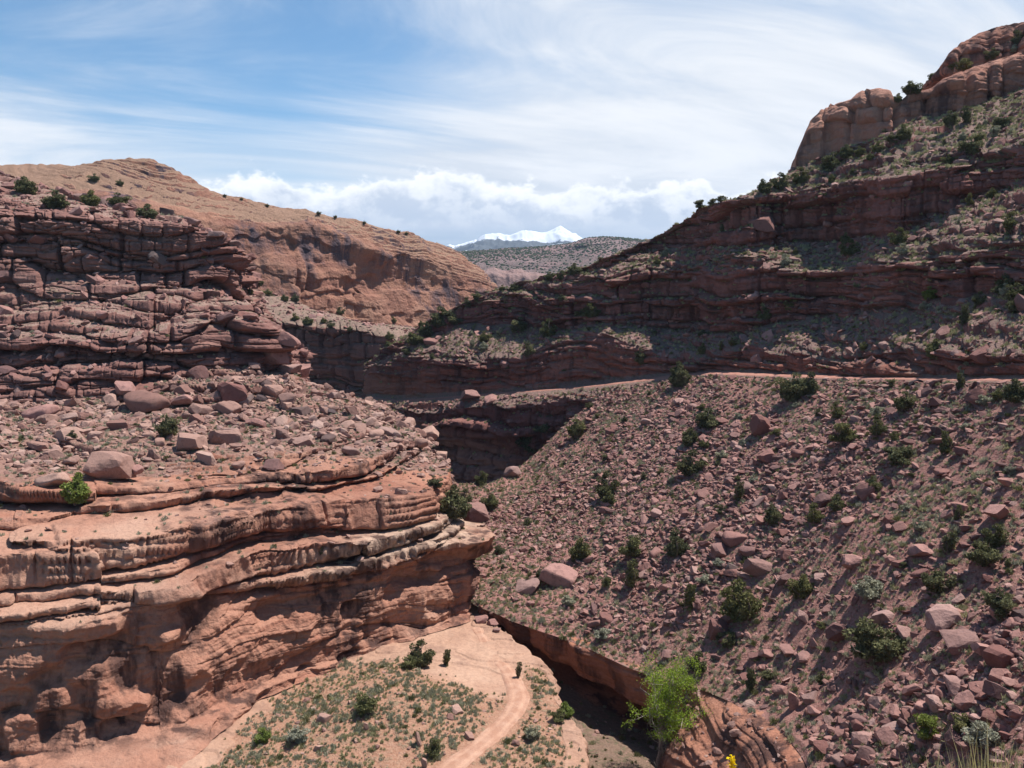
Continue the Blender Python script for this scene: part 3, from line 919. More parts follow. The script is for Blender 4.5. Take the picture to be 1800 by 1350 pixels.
TRK = [(838, 1098), (852, 1125), (872, 1150), (893, 1178), (908, 1205), (914, 1228), (905, 1252), (884, 1277), (856, 1304), (826, 1328), (795, 1350), (755, 1385), (700, 1430)]
tk = np.array([at(a, b, (ZB + 0.3) / kz(b)) for a, b in TRK])
cl = np.r_[0, np.cumsum(np.linalg.norm(np.diff(tk, axis=0), axis=1))]
n = 240
ss = np.linspace(0, cl[-1], n)
cen = np.stack([np.interp(ss, cl, tk[:, j]) for j in range(2)], -1)
cen = blur(cen, 60, 0)
tg = np.gradient(cen, axis=0); tg /= np.linalg.norm(tg, axis=1, keepdims=True)
nm = np.stack([-tg[:, 1], tg[:, 0]], -1)
halfw = np.interp(ss, [0, 10, 22, cl[-1]], [0.8, 1.0, 1.35, 1.5]) + 0.22 * vnoise(ss / 3.0, ss * 0, ss * 0, 111)
st = []
for f in np.linspace(-1, 1, 13):
    p = cen + nm * (f * halfw)[:, None]
    z = bench_z(p[:, 0], p[:, 1]) + 0.6 * bench_fine(p[:, 0], p[:, 1]) + 0.14 - 0.30 * abs(f) ** 4 - 0.06 * math.exp(-((abs(f) - 0.45) / 0.14) ** 2)
    st.append(np.c_[p, z])
st = np.stack(st, 1)
me = mesh_from('dirt_track', st.reshape(-1, 3), grid_faces(n, 13), {'across': np.ones((n, 1)) * np.linspace(0, 1, 13)[None]}, True, [M_TRACK])
link('dirt_track', me, kind='structure')


# ---- left promontory: wall, shingled slabs, rubble slope
def station_rows(rows, nu, nvs, su, sv):
    A = np.array(rows, float)                       # rows, stations, 3
    Pm = at(A[..., 0], A[..., 1], A[..., 2])
    st = np.linalg.norm(np.diff(A[..., :2], axis=1), axis=-1).mean(0) + 1.2 * np.abs(np.diff(A[..., 2], axis=1)).mean(0)
    u = np.r_[0, np.cumsum(st)]
    return loft([(u, P) for P in Pm], nu, nvs, su, sv)


D0 = [(-200, 1480, 65), (0, 1430, 68.4), (150, 1400, 70.9), (300, 1368, 74), (450, 1235, 88), (600, 1172, 97), (720, 1124, 104.6), (790, 1104, 108.5), (834, 1090, 111.6), (830, 1084, 122), (800, 1064, 140), (750, 1044, 160)]
D1 = [(-200, 1365, 70.5), (0, 1345, 73.6), (150, 1330, 75.2), (300, 1292, 79), (450, 1212, 88.8), (600, 1160, 97.4), (720, 1114, 105.3), (790, 1092, 109.6), (835, 1076, 113), (831, 1072, 123), (803, 1052, 141), (753, 1032, 161)]
D2 = [(-200, 1085, 76.5), (0, 1085, 78.8), (150, 1090, 81), (300, 1048, 85.5), (450, 1058, 94.5), (600, 1018, 101.5), (720, 987, 108), (790, 970, 112), (833, 975, 114.8), (829, 970, 124), (800, 960, 142), (750, 950, 162)]
D3 = [(-200, 960, 82), (0, 960, 84.5), (150, 960, 87), (300, 955, 91), (450, 945, 99.5), (600, 930, 106.5), (700, 908, 112.5), (765, 915, 116.5), (802, 925, 119.5), (797, 918, 129), (768, 908, 146), (728, 902, 165)]
D4 = [(-200, 880, 90), (0, 880, 94), (150, 858, 97.5), (300, 850, 101.5), (450, 832, 109), (560, 824, 114), (660, 840, 119), (735, 858, 123), (767, 868, 124.5), (762, 862, 135), (740, 857, 151), (705, 852, 168)]
D5 = [(-200, 790, 104), (0, 790, 110), (150, 780, 114), (300, 775, 118), (450, 770, 123), (560, 765, 130), (650, 768, 136), (720, 778, 140), (753, 790, 143), (749, 793, 153), (731, 793, 170), (701, 798, 185)]
D5b = [(-200, 745, 121), (0, 745, 129), (150, 738, 133), (300, 732, 136), (420, 722, 142), (520, 715, 149), (610, 715, 157), (690, 740, 156), (735, 770, 155), (735, 775, 165), (720, 778, 178), (695, 782, 195)]
D6 = [(-200, 705, 132), (0, 705, 140), (150, 700, 143), (250, 690, 146), (330, 660, 152), (430, 650, 159), (500, 668, 166), (545, 682, 173), (600, 698, 182), (645, 714, 196), (655, 720, 208), (650, 724, 222)]
NUL = 860
G, par = station_rows([D0, D1, D2, D3, D4, D5, D5b, D6], NUL, [46, 190, 90, 90, 70, 50, 50], 40, 5)
S = arc(G)
Hn, Nn = outward(G)
# wall
wl = interp_par(par, [(0, .25), (.3, .75), (.8, .8), (1.05, 1), (1.95, 1), (2.15, 0), (8, 0)])
d1, c1 = strata(G, S, 4.6, 1.35, 24, 121, (0.10, -0.02), 0.6, 0.35)
d2, c2 = strata(G, S, 1.7, 0.38, 8, 122, (0.16, -0.03), 0.5, 0.25)
d3, c3 = strata(G, S, 0.6, 0.11, 4, 123, (0.12, 0))
bulge = 1.5 * fbm(G, 0.07, 3, 124) + 0.55 * fbm(G, 0.25, 4, 125, ridged=True)
under = interp_par(par, [(0, 0), (.85, 0), (1.0, -1.6), (1.12, -1.6), (1.35, 0.1), (1.8, 0.6), (2.0, 0.9), (2.2, 0), (8, 0)])
alc = -1.7 * smooth(vnoise(S / 9.0, G[..., 2] / 4.5, S * 0 + .5, 127) + 0.35 * vnoise(S / 3.0, G[..., 2] / 2.0, S * 0, 128), 0.22, 0.55)
frac = 0.5 * fbm(G * np.array([1, 1, 0.8]), 0.33, 5, 129, ridged=True)
D = wl * (1.0 * d1 + 0.8 * d2 + d3 + 0.9 * bulge + 0.8 * alc + 1.2 * frac) + under * (0.7 + 0.6 * vnoise(S / 18.0, S * 0, S * 0, 126))
G = G + Hn * D[..., None]
# shingled slabs
sm = interp_par(par, [(0, 0), (1.9, 0), (2.05, 1), (4.15, 1), (4.6, .9), (5.2, .8), (7, .8)])
Gt, hump, ct = terrace(G, S, 1.85, 131, 1.0, 1.85, 18.0, (0.075, 0.0), 0.35)
G = G * (1 - sm[..., None]) + Gt * sm[..., None] + Hn * (hump * sm)[..., None]
Gt2, hump2, ct2 = terrace(G, S, 0.60, 132, 0.8, 0.40, 6.0, (0.09, 0.0), 0.35, 0.0)
sm2 = sm * smooth(fbm(G, 0.09, 2, 133), -0.12, 0.2) * 0.9
G = G * (1 - sm2[..., None]) + Gt2 * sm2[..., None] + Hn * (hump2 * sm2)[..., None]
rb = interp_par(par, [(0, 0), (4.2, 0), (4.6, 1), (7, 1)])
G[..., 2] += rb * (0.75 * fbm(G, 0.10, 3, 134) + 0.3 * fbm(G, 0.5, 3, 135)) + (1 - rb) * 0.05 * fbm(G, 1.1, 3, 136)
Nf = grid_normals(G); Nf *= np.sign(Nf[..., 2:3] + 1e-9)
soilD = smooth(Nf[..., 2], 0.72, 0.92) * interp_par(par, [(0, 0), (1.9, 0), (2.2, .30), (4.0, .38), (4.3, .8), (4.7, 1), (7, 1)])
soilD = soilD + 0.5 * rb * smooth(Nf[..., 2], 0.5, 0.8)
soilD = np.clip(soilD * (0.8 + 0.9 * fbm(G, 0.12, 3, 137)), 0, 1)
sec = interp_par(par, [(0, 0), (4.0, 0), (4.5, .75), (5, 1), (7, 1)]) * (0.85 + 0.5 * fbm(G, 0.06, 2, 138))
terrain('left_promontory', G, M_LEFTWALL, None, soilD, np.clip(c1 * 0.5 * wl + sm * ct * 0.7, 0, 1), {'second': sec})
GD, PARD, SOD = G, par, soilD

# ---- left bluff of plum ledges
B0 = [(-200, 722, 129), (0, 722, 137), (150, 715, 140.5), (250, 704, 143.5), (330, 676, 149), (430, 668, 156), (500, 688, 163), (535, 692, 169), (545, 690, 180), (533, 684, 195), (508, 674, 215)]
B1 = [(-200, 600, 139), (0, 600, 147), (150, 598, 150), (250, 585, 153), (330, 575, 157), (420, 568, 163), (485, 588, 168.5), (522, 625, 173), (528, 625, 183), (516, 620, 197), (496, 615, 217)]
B2 = [(-200, 560, 147), (0, 545, 155), (150, 532, 158), (250, 522, 161), (330, 512, 165), (400, 518, 169), (445, 548, 173), (468, 575, 177), (474, 577, 186), (470, 577, 200), (455, 572, 220)]
B3 = [(-200, 500, 151), (0, 490, 159), (150, 490, 162), (250, 492, 165), (330, 499, 168.5), (385, 500, 172), (415, 506, 175.5), (424, 508, 180), (422, 508, 188), (417, 508, 203), (407, 513, 222)]
B4 = [(-200, 385, 155), (0, 380, 163), (150, 384, 166), (250, 388, 169), (330, 398, 172.5), (385, 424, 176), (412, 448, 179), (420, 458, 183), (417, 454, 191), (406, 444, 206), (391, 434, 225)]
B5 = [(-200, 345, 163), (0, 350, 172), (150, 366, 175), (250, 378, 178), (310, 386, 181), (350, 402, 184), (382, 420, 187), (396, 430, 190), (392, 426, 198), (382, 420, 212), (367, 416, 230)]
B6 = [(-200, 300, 190), (0, 306, 200), (150, 352, 200), (250, 372, 203), (310, 388, 205), (350, 405, 207), (375, 420, 209), (388, 430, 211), (386, 428, 215), (376, 424, 226), (360, 420, 244)]
B7 = [(-200, 330, 235), (0, 330, 250), (150, 375, 250), (250, 400, 250), (310, 420, 250), (350, 440, 250), (370, 455, 252), (380, 465, 254), (380, 465, 256), (370, 465, 262), (355, 465, 270)]
G, par = station_rows([B0, B1, B2, B3, B4, B5, B6, B7], 760, [120, 40, 50, 110, 36, 24, 12], 24, 4)
S = arc(G)
Hn, Nn = outward(G)
kb = interp_par(par, [(0, 1), (.95, 1), (1.1, .7), (1.6, .5), (2.0, .6), (3, .8), (3.1, 1), (4, 1), (4.3, .7), (5, .6), (5.5, .3), (7, .2)])
dp = (0.05, -0.02)
d1, c1 = strata(G, S, 3.2, 2.3, 8.5, 141, dp, 0.9, 0.6, 0.6)
d2, c2 = strata(G, S, 1.15, 0.75, 3.6, 142, dp, 0.8, 0.6, 0.6)
d3, c3 = strata(G, S, 0.42, 0.17, 1.8, 143, dp)
lf = 2.4 * fbm(G, (0.035, 0.035, 0.02), 3, 144) + 0.8 * fbm(G, 0.12, 3, 145)
over = interp_par(par, [(0, -.5), (.2, 0), (.9, .9), (1.2, 0), (2.9, -1.5), (3.2, -2.2), (3.55, -.6), (3.8, 1.4), (4, 1.6), (4.3, .5), (5, 0), (7, 0)])
D = kb * (d1 + d2 + d3 + lf) + over * (0.7 + 0.6 * vnoise(S / 13.0, S * 0, S * 0, 146))
G = G + Hn * D[..., None]
st_ = interp_par(par, [(0, .5), (1, .7), (1.3, .9), (2.2, .9), (3, .4), (4.1, .7), (5, .9), (6, .5), (7, .2)])
Gt, hump, ct = terrace(G, S, 1.6, 151, 0.8, 0.55, 7.0, dp)
G = G * (1 - 0.6 * st_[..., None]) + Gt * 0.6 * st_[..., None] + Hn * (hump * st_)[..., None]
G[..., 2] += 0.12 * fbm(G, 0.7, 3, 152)
Nf = grid_normals(G); Nf *= np.sign(Nf[..., 2:3] + 1e-9)
soilBl = smooth(Nf[..., 2], 0.70, 0.90) * interp_par(par, [(0, .5), (.9, .35), (1.1, .8), (2.2, .9), (2.9, .8), (3.1, .3), (4, .35), (4.4, .6), (5, .8), (7, 1)])
soilBl = np.clip(soilBl * (0.8 + 0.9 * fbm(G, 0.15, 3, 153)), 0, 1)
terrain('left_bluff', G, M_BLUFF, None, soilBl, np.clip(0.55 * c1 + 0.45 * c2, 0, 1))
GBL, SOBL = G, soilBl

# ---- dark red ledges at the bend of the canyon and the shelf above them
q = np.linspace(330, 900, 420)
e0 = at(q, ctl(q, [(330, 700), (500, 690), (560, 694), (620, 700), (660, 706), (900, 720)]), ctl(q, [(330, 296), (500, 290), (560, 287), (620, 280), (700, 274), (900, 268)]))
e00 = e0 + np.array([0, -26.0, -4.0])
e1 = rise(e0, q, ctl(q, [(330, 548), (380, 553), (450, 561), (520, 571), (580, 577), (640, 584), (680, 594), (720, 606), (800, 630), (900, 640)]), 4.0)
e2 = rise(e1, q, ctl(q, [(330, 538), (450, 545), (520, 556), (600, 566), (680, 578), (720, 588), (800, 612), (900, 625)]), 0.25)
F0 = [(-200, 525, 285), (200, 520, 305), (350, 505, 326), (430, 496, 338), (500, 520, 347), (545, 546, 353), (600, 561, 364), (660, 573, 380), (720, 579, 398), (800, 581, 420), (870, 580, 440), (900, 580, 450)]
e3 = at(q, ctl(q, F0) - 4, ctl(q, F0, 2) + 4)
G, par = loft([(q, r) for r in (e00, e0, e1, e2, e3)], 420, [10, 110, 14, 50], 3, 2)
S = arc(G)
Hn, Nn = outward(G, 40)
kb = interp_par(par, [(0, 0), (1, .6), (1.1, 1), (1.95, 1), (2.2, .7), (2.9, .4), (4, .2)])
d1, c1 = strata(G, S, 4.2, 2.2, 8, 161, (0.03, 0), 0.7, 0.9)
d2, c2 = strata(G, S, 1.4, 0.7, 4, 162, (0.03, 0))
D = kb * (d1 + d2 + 4.0 * fbm(G, (0.05, 0.05, 0.015), 3, 163))
G = G + Hn * D[..., None]
G[..., 2] += interp_par(par, [(0, .5), (1, 0), (2, .2), (2.5, 1), (4, 1)]) * (1.2 * fbm(G, 0.06, 3, 164) + 0.5 * fbm(G, 0.3, 3, 165))
Nf = grid_normals(G); Nf *= np.sign(Nf[..., 2:3] + 1e-9)
so = smooth(Nf[..., 2], 0.55, 0.8) * interp_par(par, [(0, 1), (.95, 1), (1.1, .5), (1.9, .5), (2.1, 1), (4, 1)])
terrain('mid_cliff', G, M_MID, None, so, 0.6 * c1 + 0.4 * c2, obj_name='canyon_cliff')

# ---- big orange slickrock cliff behind
F1 = [(-200, 345, 292), (200, 345, 312), (350, 385, 333), (430, 402, 348), (500, 398, 359), (545, 390, 366), (600, 412, 376), (660, 442, 391), (720, 464, 410), (800, 492, 431), (845, 505, 444), (868, 520, 453)]
F2 = [(-200, 305, 318), (200, 308, 338), (330, 345, 348), (410, 368, 362), (480, 380, 372), (545, 384, 382), (610, 398, 392), (670, 418, 404), (735, 440, 420), (805, 468, 438), (848, 488, 450), (870, 508, 459)]
F3 = [(-200, 292, 350), (0, 292, 352), (60, 296, 352), (110, 292, 352), (170, 287, 353), (230, 279, 354), (265, 283, 356), (300, 297, 358), (340, 317, 362), (365, 338, 366), (400, 346, 371), (440, 353, 379), (500, 366, 389), (545, 375, 396), (620, 388, 407), (680, 402, 420), (720, 411, 430),
      (750, 423, 438), (785, 435, 446), (820, 453, 453), (845, 473, 459), (862, 491, 464), (870, 505, 468)]
qF = np.linspace(-200, 870, 760)


def frow(tab):
    a = np.array(tab, float)
    lo_, hi_ = a[0, 0], a[-1, 0]
    return at(qF, ctl(qF, tab), ctl(qF, tab, 2))


f0 = frow(F0) ; f1 = frow(F1); f2 = frow(F2); f3 = frow(F3)
fb = f0 + np.array([3.0, -3.0, -7.0])
f4 = f3 + np.array([-20.0, 70.0, -6.0]); f5 = f3 + np.array([-40, 200.0, -60.0])
fl_rows = []
s = np.linspace(0, 1, 60)[1:, None]
for R in (fb, f0, f1, f2, f3, f4, f5):
    R = R.copy()
    back = R[-1] + s * np.array([-40.0, 120.0, -4.0]) + np.sin(s * math.pi) * np.array([9.0, 0, 0])
    fl_rows.append(np.concatenate([R, back]))
n = len(fl_rows[0])
G, par = loft([(np.arange(n, dtype=float), R) for R in fl_rows], n, [6, 130, 40, 40, 12, 8], 8, 5)
S = arc(G)
Hn, Nn = outward(G, 40)
kb = interp_par(par, [(0, .5), (1, .8), (1.4, 1), (2, .9), (2.5, .5), (3.5, .35), (4, .3), (6, .2)])
dpF = (0.16, 0.0)
d1, c1 = strata(G, S, 11.0, 2.0, 24, 171, dpF, 0.35, 0.8)
d2, c2 = strata(G, S, 3.4, 0.6, 9, 172, dpF, 0.4, 0.6)
low = 4.5 * fbm(G, (0.02, 0.02, 0.03), 3, 174) + 1.6 * fbm(G, 0.09, 5, 175, ridged=True) - 1.6 * smooth(vnoise(S / 16.0, G[..., 2] / 8.0, S * 0, 179) + 0.4 * vnoise(S / 5.0, G[..., 2] / 4.0, S * 0, 180), 0.3, 0.6)
lower_half = 0.25 + 0.95 * (1 - smooth(par, 1.25, 1.6))[None] * smooth(fbm(G, 0.02, 2, 173), -0.4, 0.3)
D = kb * (1.3 * d1 * lower_half + 1.3 * d2 * lower_half + low)
over = interp_par(par, [(0, 0), (1.4, -1.2), (1.75, -2.2), (1.97, 1.0), (2.3, .6), (3, 0), (6, 0)]) * (0.5 + vnoise(S / 38.0, S * 0, S * 0, 176))
G = G + Hn * (D + over)[..., None]
# cross-bedded ribs on the slickrock crest
rib = interp_par(par, [(0, 0), (2, 0), (2.4, 1), (4, 1), (6, .5)])
ph = G[..., 2] * 0.9 + G[..., 0] * 0.22 + 3.5 * fbm(G, 0.03, 2, 177)
G = G + Nn * (rib * (0.55 * np.abs(np.sin(ph)) + 0.35 * np.abs(np.sin(ph * 2.7 + 1)) + 1.9 * fbm(G, 0.055, 5, 178, ridged=True)))[..., None]
Nf = grid_normals(G); Nf *= np.sign(Nf[..., 2:3] + 1e-9)
so = smooth(par, 1.95, 2.5)[None] * smooth(Nf[..., 2], 0.45, 0.8) * 0.9
terrain('orange_cliff', G, M_FAR, None, so, 0.6 * c1 + 0.2 * c2, obj_name='slickrock_cliff')

# ---- far mesa, pink slickrock below it, snow mountains
q = np.linspace(420, 1700, 620)
mt = [(420, 446), (700, 441), (820, 440), (900, 436), (960, 432), (1000, 428), (1018, 423), (1032, 418), (1060, 416), (1090, 417), (1118, 420), (1250, 428), (1500, 432), (1700, 436)]
rows = [at(q, q * 0 + 540, q * 0 + 1250), at(q, q * 0 + 506, q * 0 + 1350), at(q, 482 + 0 * q, q * 0 + 1560), at(q, ctl(q, mt) * 0.5 + 240, q * 0 + 1760), at(q, ctl(q, mt) + 5, q * 0 + 2080), at(q, ctl(q, mt), q * 0 + 2300)]
rows.append(rows[-1] + np.array([0, 600, -30.0]))
G, par = loft([(q, r) for r in rows], 620, [10, 60, 60, 70, 24, 10], 3, 3)
S = arc(G)
Hn, Nn = outward(G, 40)
d1, c1 = strata(G, S, 16, 16, 60, 181, (0.0, 0.0), 0.6, 0.5)
d2, c2 = strata(G, S, 5, 6, 30, 182, (0.0, 0.0))
G = G + Hn * (d1 + d2 + 40 * fbm(G, (0.004, 0.004, 0.001), 4, 183))[..., None] * interp_par(par, [(0, 0), (1, 1), (4, .7), (5, .2), (6, 0)])[..., None]
G[..., 2] += 3.0 * fbm(G, 0.01, 4, 184)
terrain('mesa', G, M_MESA, None, np.full(G.shape[:2], 0.45) + 0.35 * fbm(G, 0.01, 3, 185), c1)

q = np.linspace(760, 1120, 260)
rows = [at(q, q * 0 + 540, q * 0 + 830), at(q, ctl(q, [(760, 486), (840, 483), (870, 480), (890, 484), (905, 481), (940, 485), (960, 489), (1000, 494), (1120, 498)]) + 5, q * 0 + 850), at(q, ctl(q, [(760, 482), (840, 479), (870, 476), (890, 479), (905, 477), (940, 481), (960, 485), (1000, 490), (1120, 494)]), q * 0 + 880)]
rows.append(rows[-1] + np.array([0, 120, -12.0]))
G, par = loft([(q, r) for r in rows], 260, [30, 20, 8], 3, 5)
Hn, Nn = outward(G, 20)
G = G + Nn * (6 * fbm(G, (0.035, 0.02, 0.02), 4, 186, ridged=True))[..., None]
terrain('pink_rock', G, M_PINK, None, np.zeros(G.shape[:2]), 0.5 + 0.5 * fbm(G, 0.02, 3, 187), obj_name='pink_slickrock_cliff')

YM = 8600.0
q = np.linspace(560, 1320, 560)
crest = [(560, 458), (700, 455), (770, 450), (800, 447), (822, 440), (838, 430), (850, 421), (862, 419), (880, 418), (887, 422), (897, 421), (908, 414), (918, 409), (928, 411), (940, 411), (950, 414), (960, 413), (972, 408), (985, 401), (997, 409), (1010, 417), (1026, 428), (1044, 442), (1070, 456), (1320, 466)]
cr = ctl(q, crest) - 5.0
rows = [at(q, q * 0 + 462, q * 0 + YM - 2600), at(q, 0.55 * 452 + 0.45 * cr, q * 0 + YM - 1300), at(q, cr, q * 0 + YM), at(q, q * 0 + 470, q * 0 + YM + 2200)]
G, par = loft([(q, r) for r in rows], 560, [40, 90, 30], 2, 3)
wv = interp_par(par, [(0, .3), (1, 1), (1.7, .7), (1.95, .10), (2, .04), (3, .5)])
rg = fbm(G, (0.0017, 0.0011, 0.0), 5, 191, ridged=True)
G[..., 2] += wv * 150 * (rg - 0.2)
snow = smooth(G[..., 2], kz(440) * YM, kz(427) * YM) * 0.55 + 0.20 + 0.45 * (rg - 0.1)
blk = np.exp(-((project(G)[0] - 868) / 42) ** 2) * (1 - smooth(par, 1.45, 1.9))[None]
snow = snow - 0.40 * blk
terrain('mountain', G, M_SNOW, None, None, None, {'snow': snow}, keep=False, obj_name='snow_mountains')

# ---- plain that carries everything, out to the horizon
g1 = np.linspace(-1, 1, 60)
gx, gy = np.meshgrid(np.sign(g1) * np.abs(g1) ** 2 * 6500, np.linspace(0, 1, 60) ** 2.2 * 11000 - 150, indexing='ij')
gz = -66 + 0 * gx + np.minimum(0, (900 - gy) * 0.0) + 1.5 * fbm(np.stack([gx, gy, 0 * gx], -1), 0.01, 2, 195)
terrain('ground', np.stack([gx, gy, gz], -1), M_MESA, None, np.ones(gx.shape), keep=False)

# ---- bank under the camera, falling away below the frame
bx, by = np.meshgrid(np.linspace(-40, 60, 160), np.linspace(-14, 44, 130), indexing='ij')
bz = np.where(by < 1, -1.75, np.where(by < 4, -1.75 - 0.45 * (by - 1), -3.1 - 0.82 * (by - 4)))
Pb = np.stack([bx, by, 0 * bx], -1)
bz = blur(blur(bz, 6, 1), 2, 0) - 0.15 + 0.12 * fbm(Pb, 0.5, 4, 198) + np.maximum(0, bx - 8) * 0.0
bz = np.minimum(bz, np.where(by > 2.5, -0.67 * by - 0.35, 0))
terrain('near_bank', np.stack([bx, by, bz], -1), M_TALUS, None, np.ones(bx.shape), obj_name='bank_ground')
# ---------------------------------------------------------------- rocks
RNG = np.random.default_rng(4711)
random.seed(5)


def ico(sub):
    bm = bmesh.new()
    bmesh.ops.create_icosphere(bm, subdivisions=sub, radius=1.0)
    V = np.array([v.co[:] for v in bm.verts])
    F = np.array([[v.index for v in f.verts] for f in bm.faces])
    bm.free()
    return V, F


ICO = {k: ico(k) for k in (1, 2, 3, 4)}


def rock_shape(seed, sub, cuts=9, size=(1, 0.8, 0.55), rough=0.05, round_=0.0):
    """a stone broken along flat faces: a ball cut by planes, worn a little at the edges"""
    r = np.random.default_rng(seed)
    V, F = ICO[sub]
    V = V.copy()
    for _ in range(cuts):
        n = r.normal(size=3); n /= np.linalg.norm(n)
        if r.random() < 0.45:
            n = np.eye(3)[r.integers(3)] * r.choice([-1, 1]) + 0.18 * r.normal(size=3); n /= np.linalg.norm(n)
        h = r.uniform(0.42, 0.74) + 0.20 * round_
        d = V @ n
        V = V - np.maximum(d - h, 0)[:, None] * n
    V = V * np.array(size)
    if rough:
        nn = V / np.maximum(np.linalg.norm(V, axis=1, keepdims=True), 1e-6)
        V = V + nn * (rough * fbm(V, 1.6, 3, seed) + rough * 0.5 * fbm(V, 4.5, 2, seed + 1))[:, None]
    V = V / np.abs(V[:, 0]).max()
    return V, F


def pick(tname, n, dens=None, rng=RNG):
    """n random spots on a landform, evenly over its area times dens"""
    G, N, soil = TERRAIN[tname]
    A = np.linalg.norm(np.cross(G[1:, :-1] - G[:-1, :-1], G[:-1, 1:] - G[:-1, :-1]), axis=-1)
    w = A.copy()
    if dens is not None: w = w * np.clip((dens * np.ones(G.shape[:2]))[:-1, :-1], 0, None)
    w = w.ravel(); w /= w.sum()
    idx = rng.choice(len(w), n, p=w)
    i, j = np.unravel_index(idx, A.shape)
    a, b = rng.random(n), rng.random(n)
    P = (G[i, j] * ((1 - a) * (1 - b))[:, None] + G[i + 1, j] * (a * (1 - b))[:, None] + G[i, j + 1] * ((1 - a) * b)[:, None] + G[i + 1, j + 1] * (a * b)[:, None])
    return P, N[i, j]


def rot_batch(n, rng, tilt=0.5):
    a = rng.uniform(0, 2 * math.pi, n); tx = rng.normal(0, tilt, n); ty = rng.normal(0, tilt, n)
    R = np.zeros((n, 3, 3))
    ca, sa, cx_, sx, cy_, sy = np.cos(a), np.sin(a), np.cos(tx), np.sin(tx), np.cos(ty), np.sin(ty)
    Rz = np.zeros((n, 3, 3)); Rz[:, 0, 0] = ca; Rz[:, 0, 1] = -sa; Rz[:, 1, 0] = sa; Rz[:, 1, 1] = ca; Rz[:, 2, 2] = 1
    Rx = np.zeros((n, 3, 3)); Rx[:, 0, 0] = 1; Rx[:, 1, 1] = cx_; Rx[:, 1, 2] = -sx; Rx[:, 2, 1] = sx; Rx[:, 2, 2] = cx_
    Ry = np.zeros((n, 3, 3)); Ry[:, 0, 0] = cy_; Ry[:, 0, 2] = sy; Ry[:, 1, 1] = 1; Ry[:, 2, 0] = -sy; Ry[:, 2, 2] = cy_
    return Rz @ Rx @ Ry


def merge(protos, P, R, scale, rng):
    """one mesh of many copies; protos list of (V, F); tone per copy"""
    which = rng.integers(0, len(protos), len(P))
    VV, FF, TT = [], [], []
    off = 0
    for k, (V, F) in enumerate(protos):
        m = which == k
        if not m.any(): continue
        W = np.einsum('nij,vj->nvi', R[m], V) * scale[m][:, None, None] + P[m][:, None, :]
        n = len(W)
        VV.append(W.reshape(-1, 3))
        FF.append((F[None] + (np.arange(n) * len(V))[:, None, None] + off).reshape(-1, F.shape[1]))
        TT.append(np.repeat(rng.random(n), len(V)))
        off += n * len(V)
    return np.concatenate(VV), np.concatenate(FF), np.concatenate(TT)


SMALL = [rock_shape(900 + i, 1, 9, (1, RNG.uniform(.6, .95), RNG.uniform(.25, .6)), 0) for i in range(14)]
MID = [rock_shape(940 + i, 2, 15, (1, RNG.uniform(.6, .95), RNG.uniform(.28, .62)), 0.03) for i in range(14)]
BIGSHAPES = [rock_shape(980 + i, 3, 20, (1, RNG.uniform(.6, .9), RNG.uniform(.34, .62)), 0.035) for i in range(16)]
ROUNDSHAPES = [rock_shape(1020 + i, 3, 13, (1, RNG.uniform(.6, .85), RNG.uniform(.42, .62)), 0.07, 0.55) for i in range(8)]

ZONES = []      # candidates: dict(zone, P, N, size, mat)


def scatter_rocks(zone, tname, n, dens, smin, smax, power, mat, sink=0.25, flat=0.5):
    P, N = pick(tname, n, dens)
    u = RNG.random(n)
    s = smin * (1 - u * (1 - (smin / smax) ** power)) ** (-1 / power)
    ZONES.append(dict(zone=zone, P=P, N=N, s=s, mat=mat, sink=sink, flat=flat))


G_, N_, S_ = TERRAIN['talus_slope']
qx, qy = project(G_)
strip = 0.28 + 1.2 * smooth(fbm(G_, (0.035, 0.035, 0.0), 3, 201), -0.35, 0.45)
big = strip * (0.4 + 0.6 * smooth(qx, 900, 1300))
near_rim = smooth(np.linspace(0, 1, G_.shape[1]), 0.03, 0.10)[None]
scatter_rocks('talus', 'talus_slope', 23000, strip * near_rim, 0.17, 0.75, 1.7, 'b', 0.2, 0.5)
scatter_rocks('talus', 'talus_slope', 3400, big * near_rim, 0.40, 1.2, 2.1, 'b', 0.25, 0.6)
# stones resting on the ledges and slopes of the right mountainside
G_, N_, S_ = TERRAIN['right_mountainside']
pm = interp_par(PARA, [(0, .3), (1, .6), (1.2, 1.6), (1.75, 1.2), (1.85, 0), (3.0, 0), (3.1, .1), (4, .4), (4.2, 1), (4.8, 1), (5, .3), (6.1, .4), (6.3, 1), (6.9, 1), (7.1, .2), (8.2, .5), (9, .5), (9.4, 0), (11, 0)])
scatter_rocks('mountainside', 'right_mountainside', 8500, pm * smooth(N_[..., 2], 0.35, 0.7), 0.22, 1.5, 1.9, 'b', 0.25, 0.55)
# left rubble slope and slabs
G_, N_, S_ = TERRAIN['left_promontory']
pm = interp_par(PARD, [(0, 0), (1.9, 0), (2.2, .04), (3.9, .05), (4.2, .5), (4.6, 1), (6.5, 1.3), (7, 1.2)])
scatter_rocks('promontory', 'left_promontory', 9500, pm * smooth(N_[..., 2], 0.4, 0.75), 0.2, 1.1, 1.5, 'p', 0.2, 0.6)
pm2 = interp_par(PARD, [(0, 0), (4.3, 0), (4.7, .6), (5.5, 1), (6.5, 1.2), (7, 1)])
scatter_rocks('promontory', 'left_promontory', 1000, pm2, 0.6, 2.0, 1.7, 'p', 0.25, 0.6)
G_, N_, S_ = TERRAIN['left_bluff']
scatter_rocks('bluff', 'left_bluff', 3600, smooth(N_[..., 2], 0.45, 0.8), 0.25, 2.4, 1.5, 'b', 0.25, 0.6)
G_, N_, S_ = TERRAIN['bench']
scatter_rocks('bench', 'bench', 1500, smooth(SOB, 0.4, 0.8) * 1.0, 0.07, 0.5, 1.6, 'p', 0.2, 0.5)
scatter_rocks('canyon floor', 'slot_canyon', 260, FLS, 0.12, 0.6, 1.6, 'p', 0.2, 0.5)
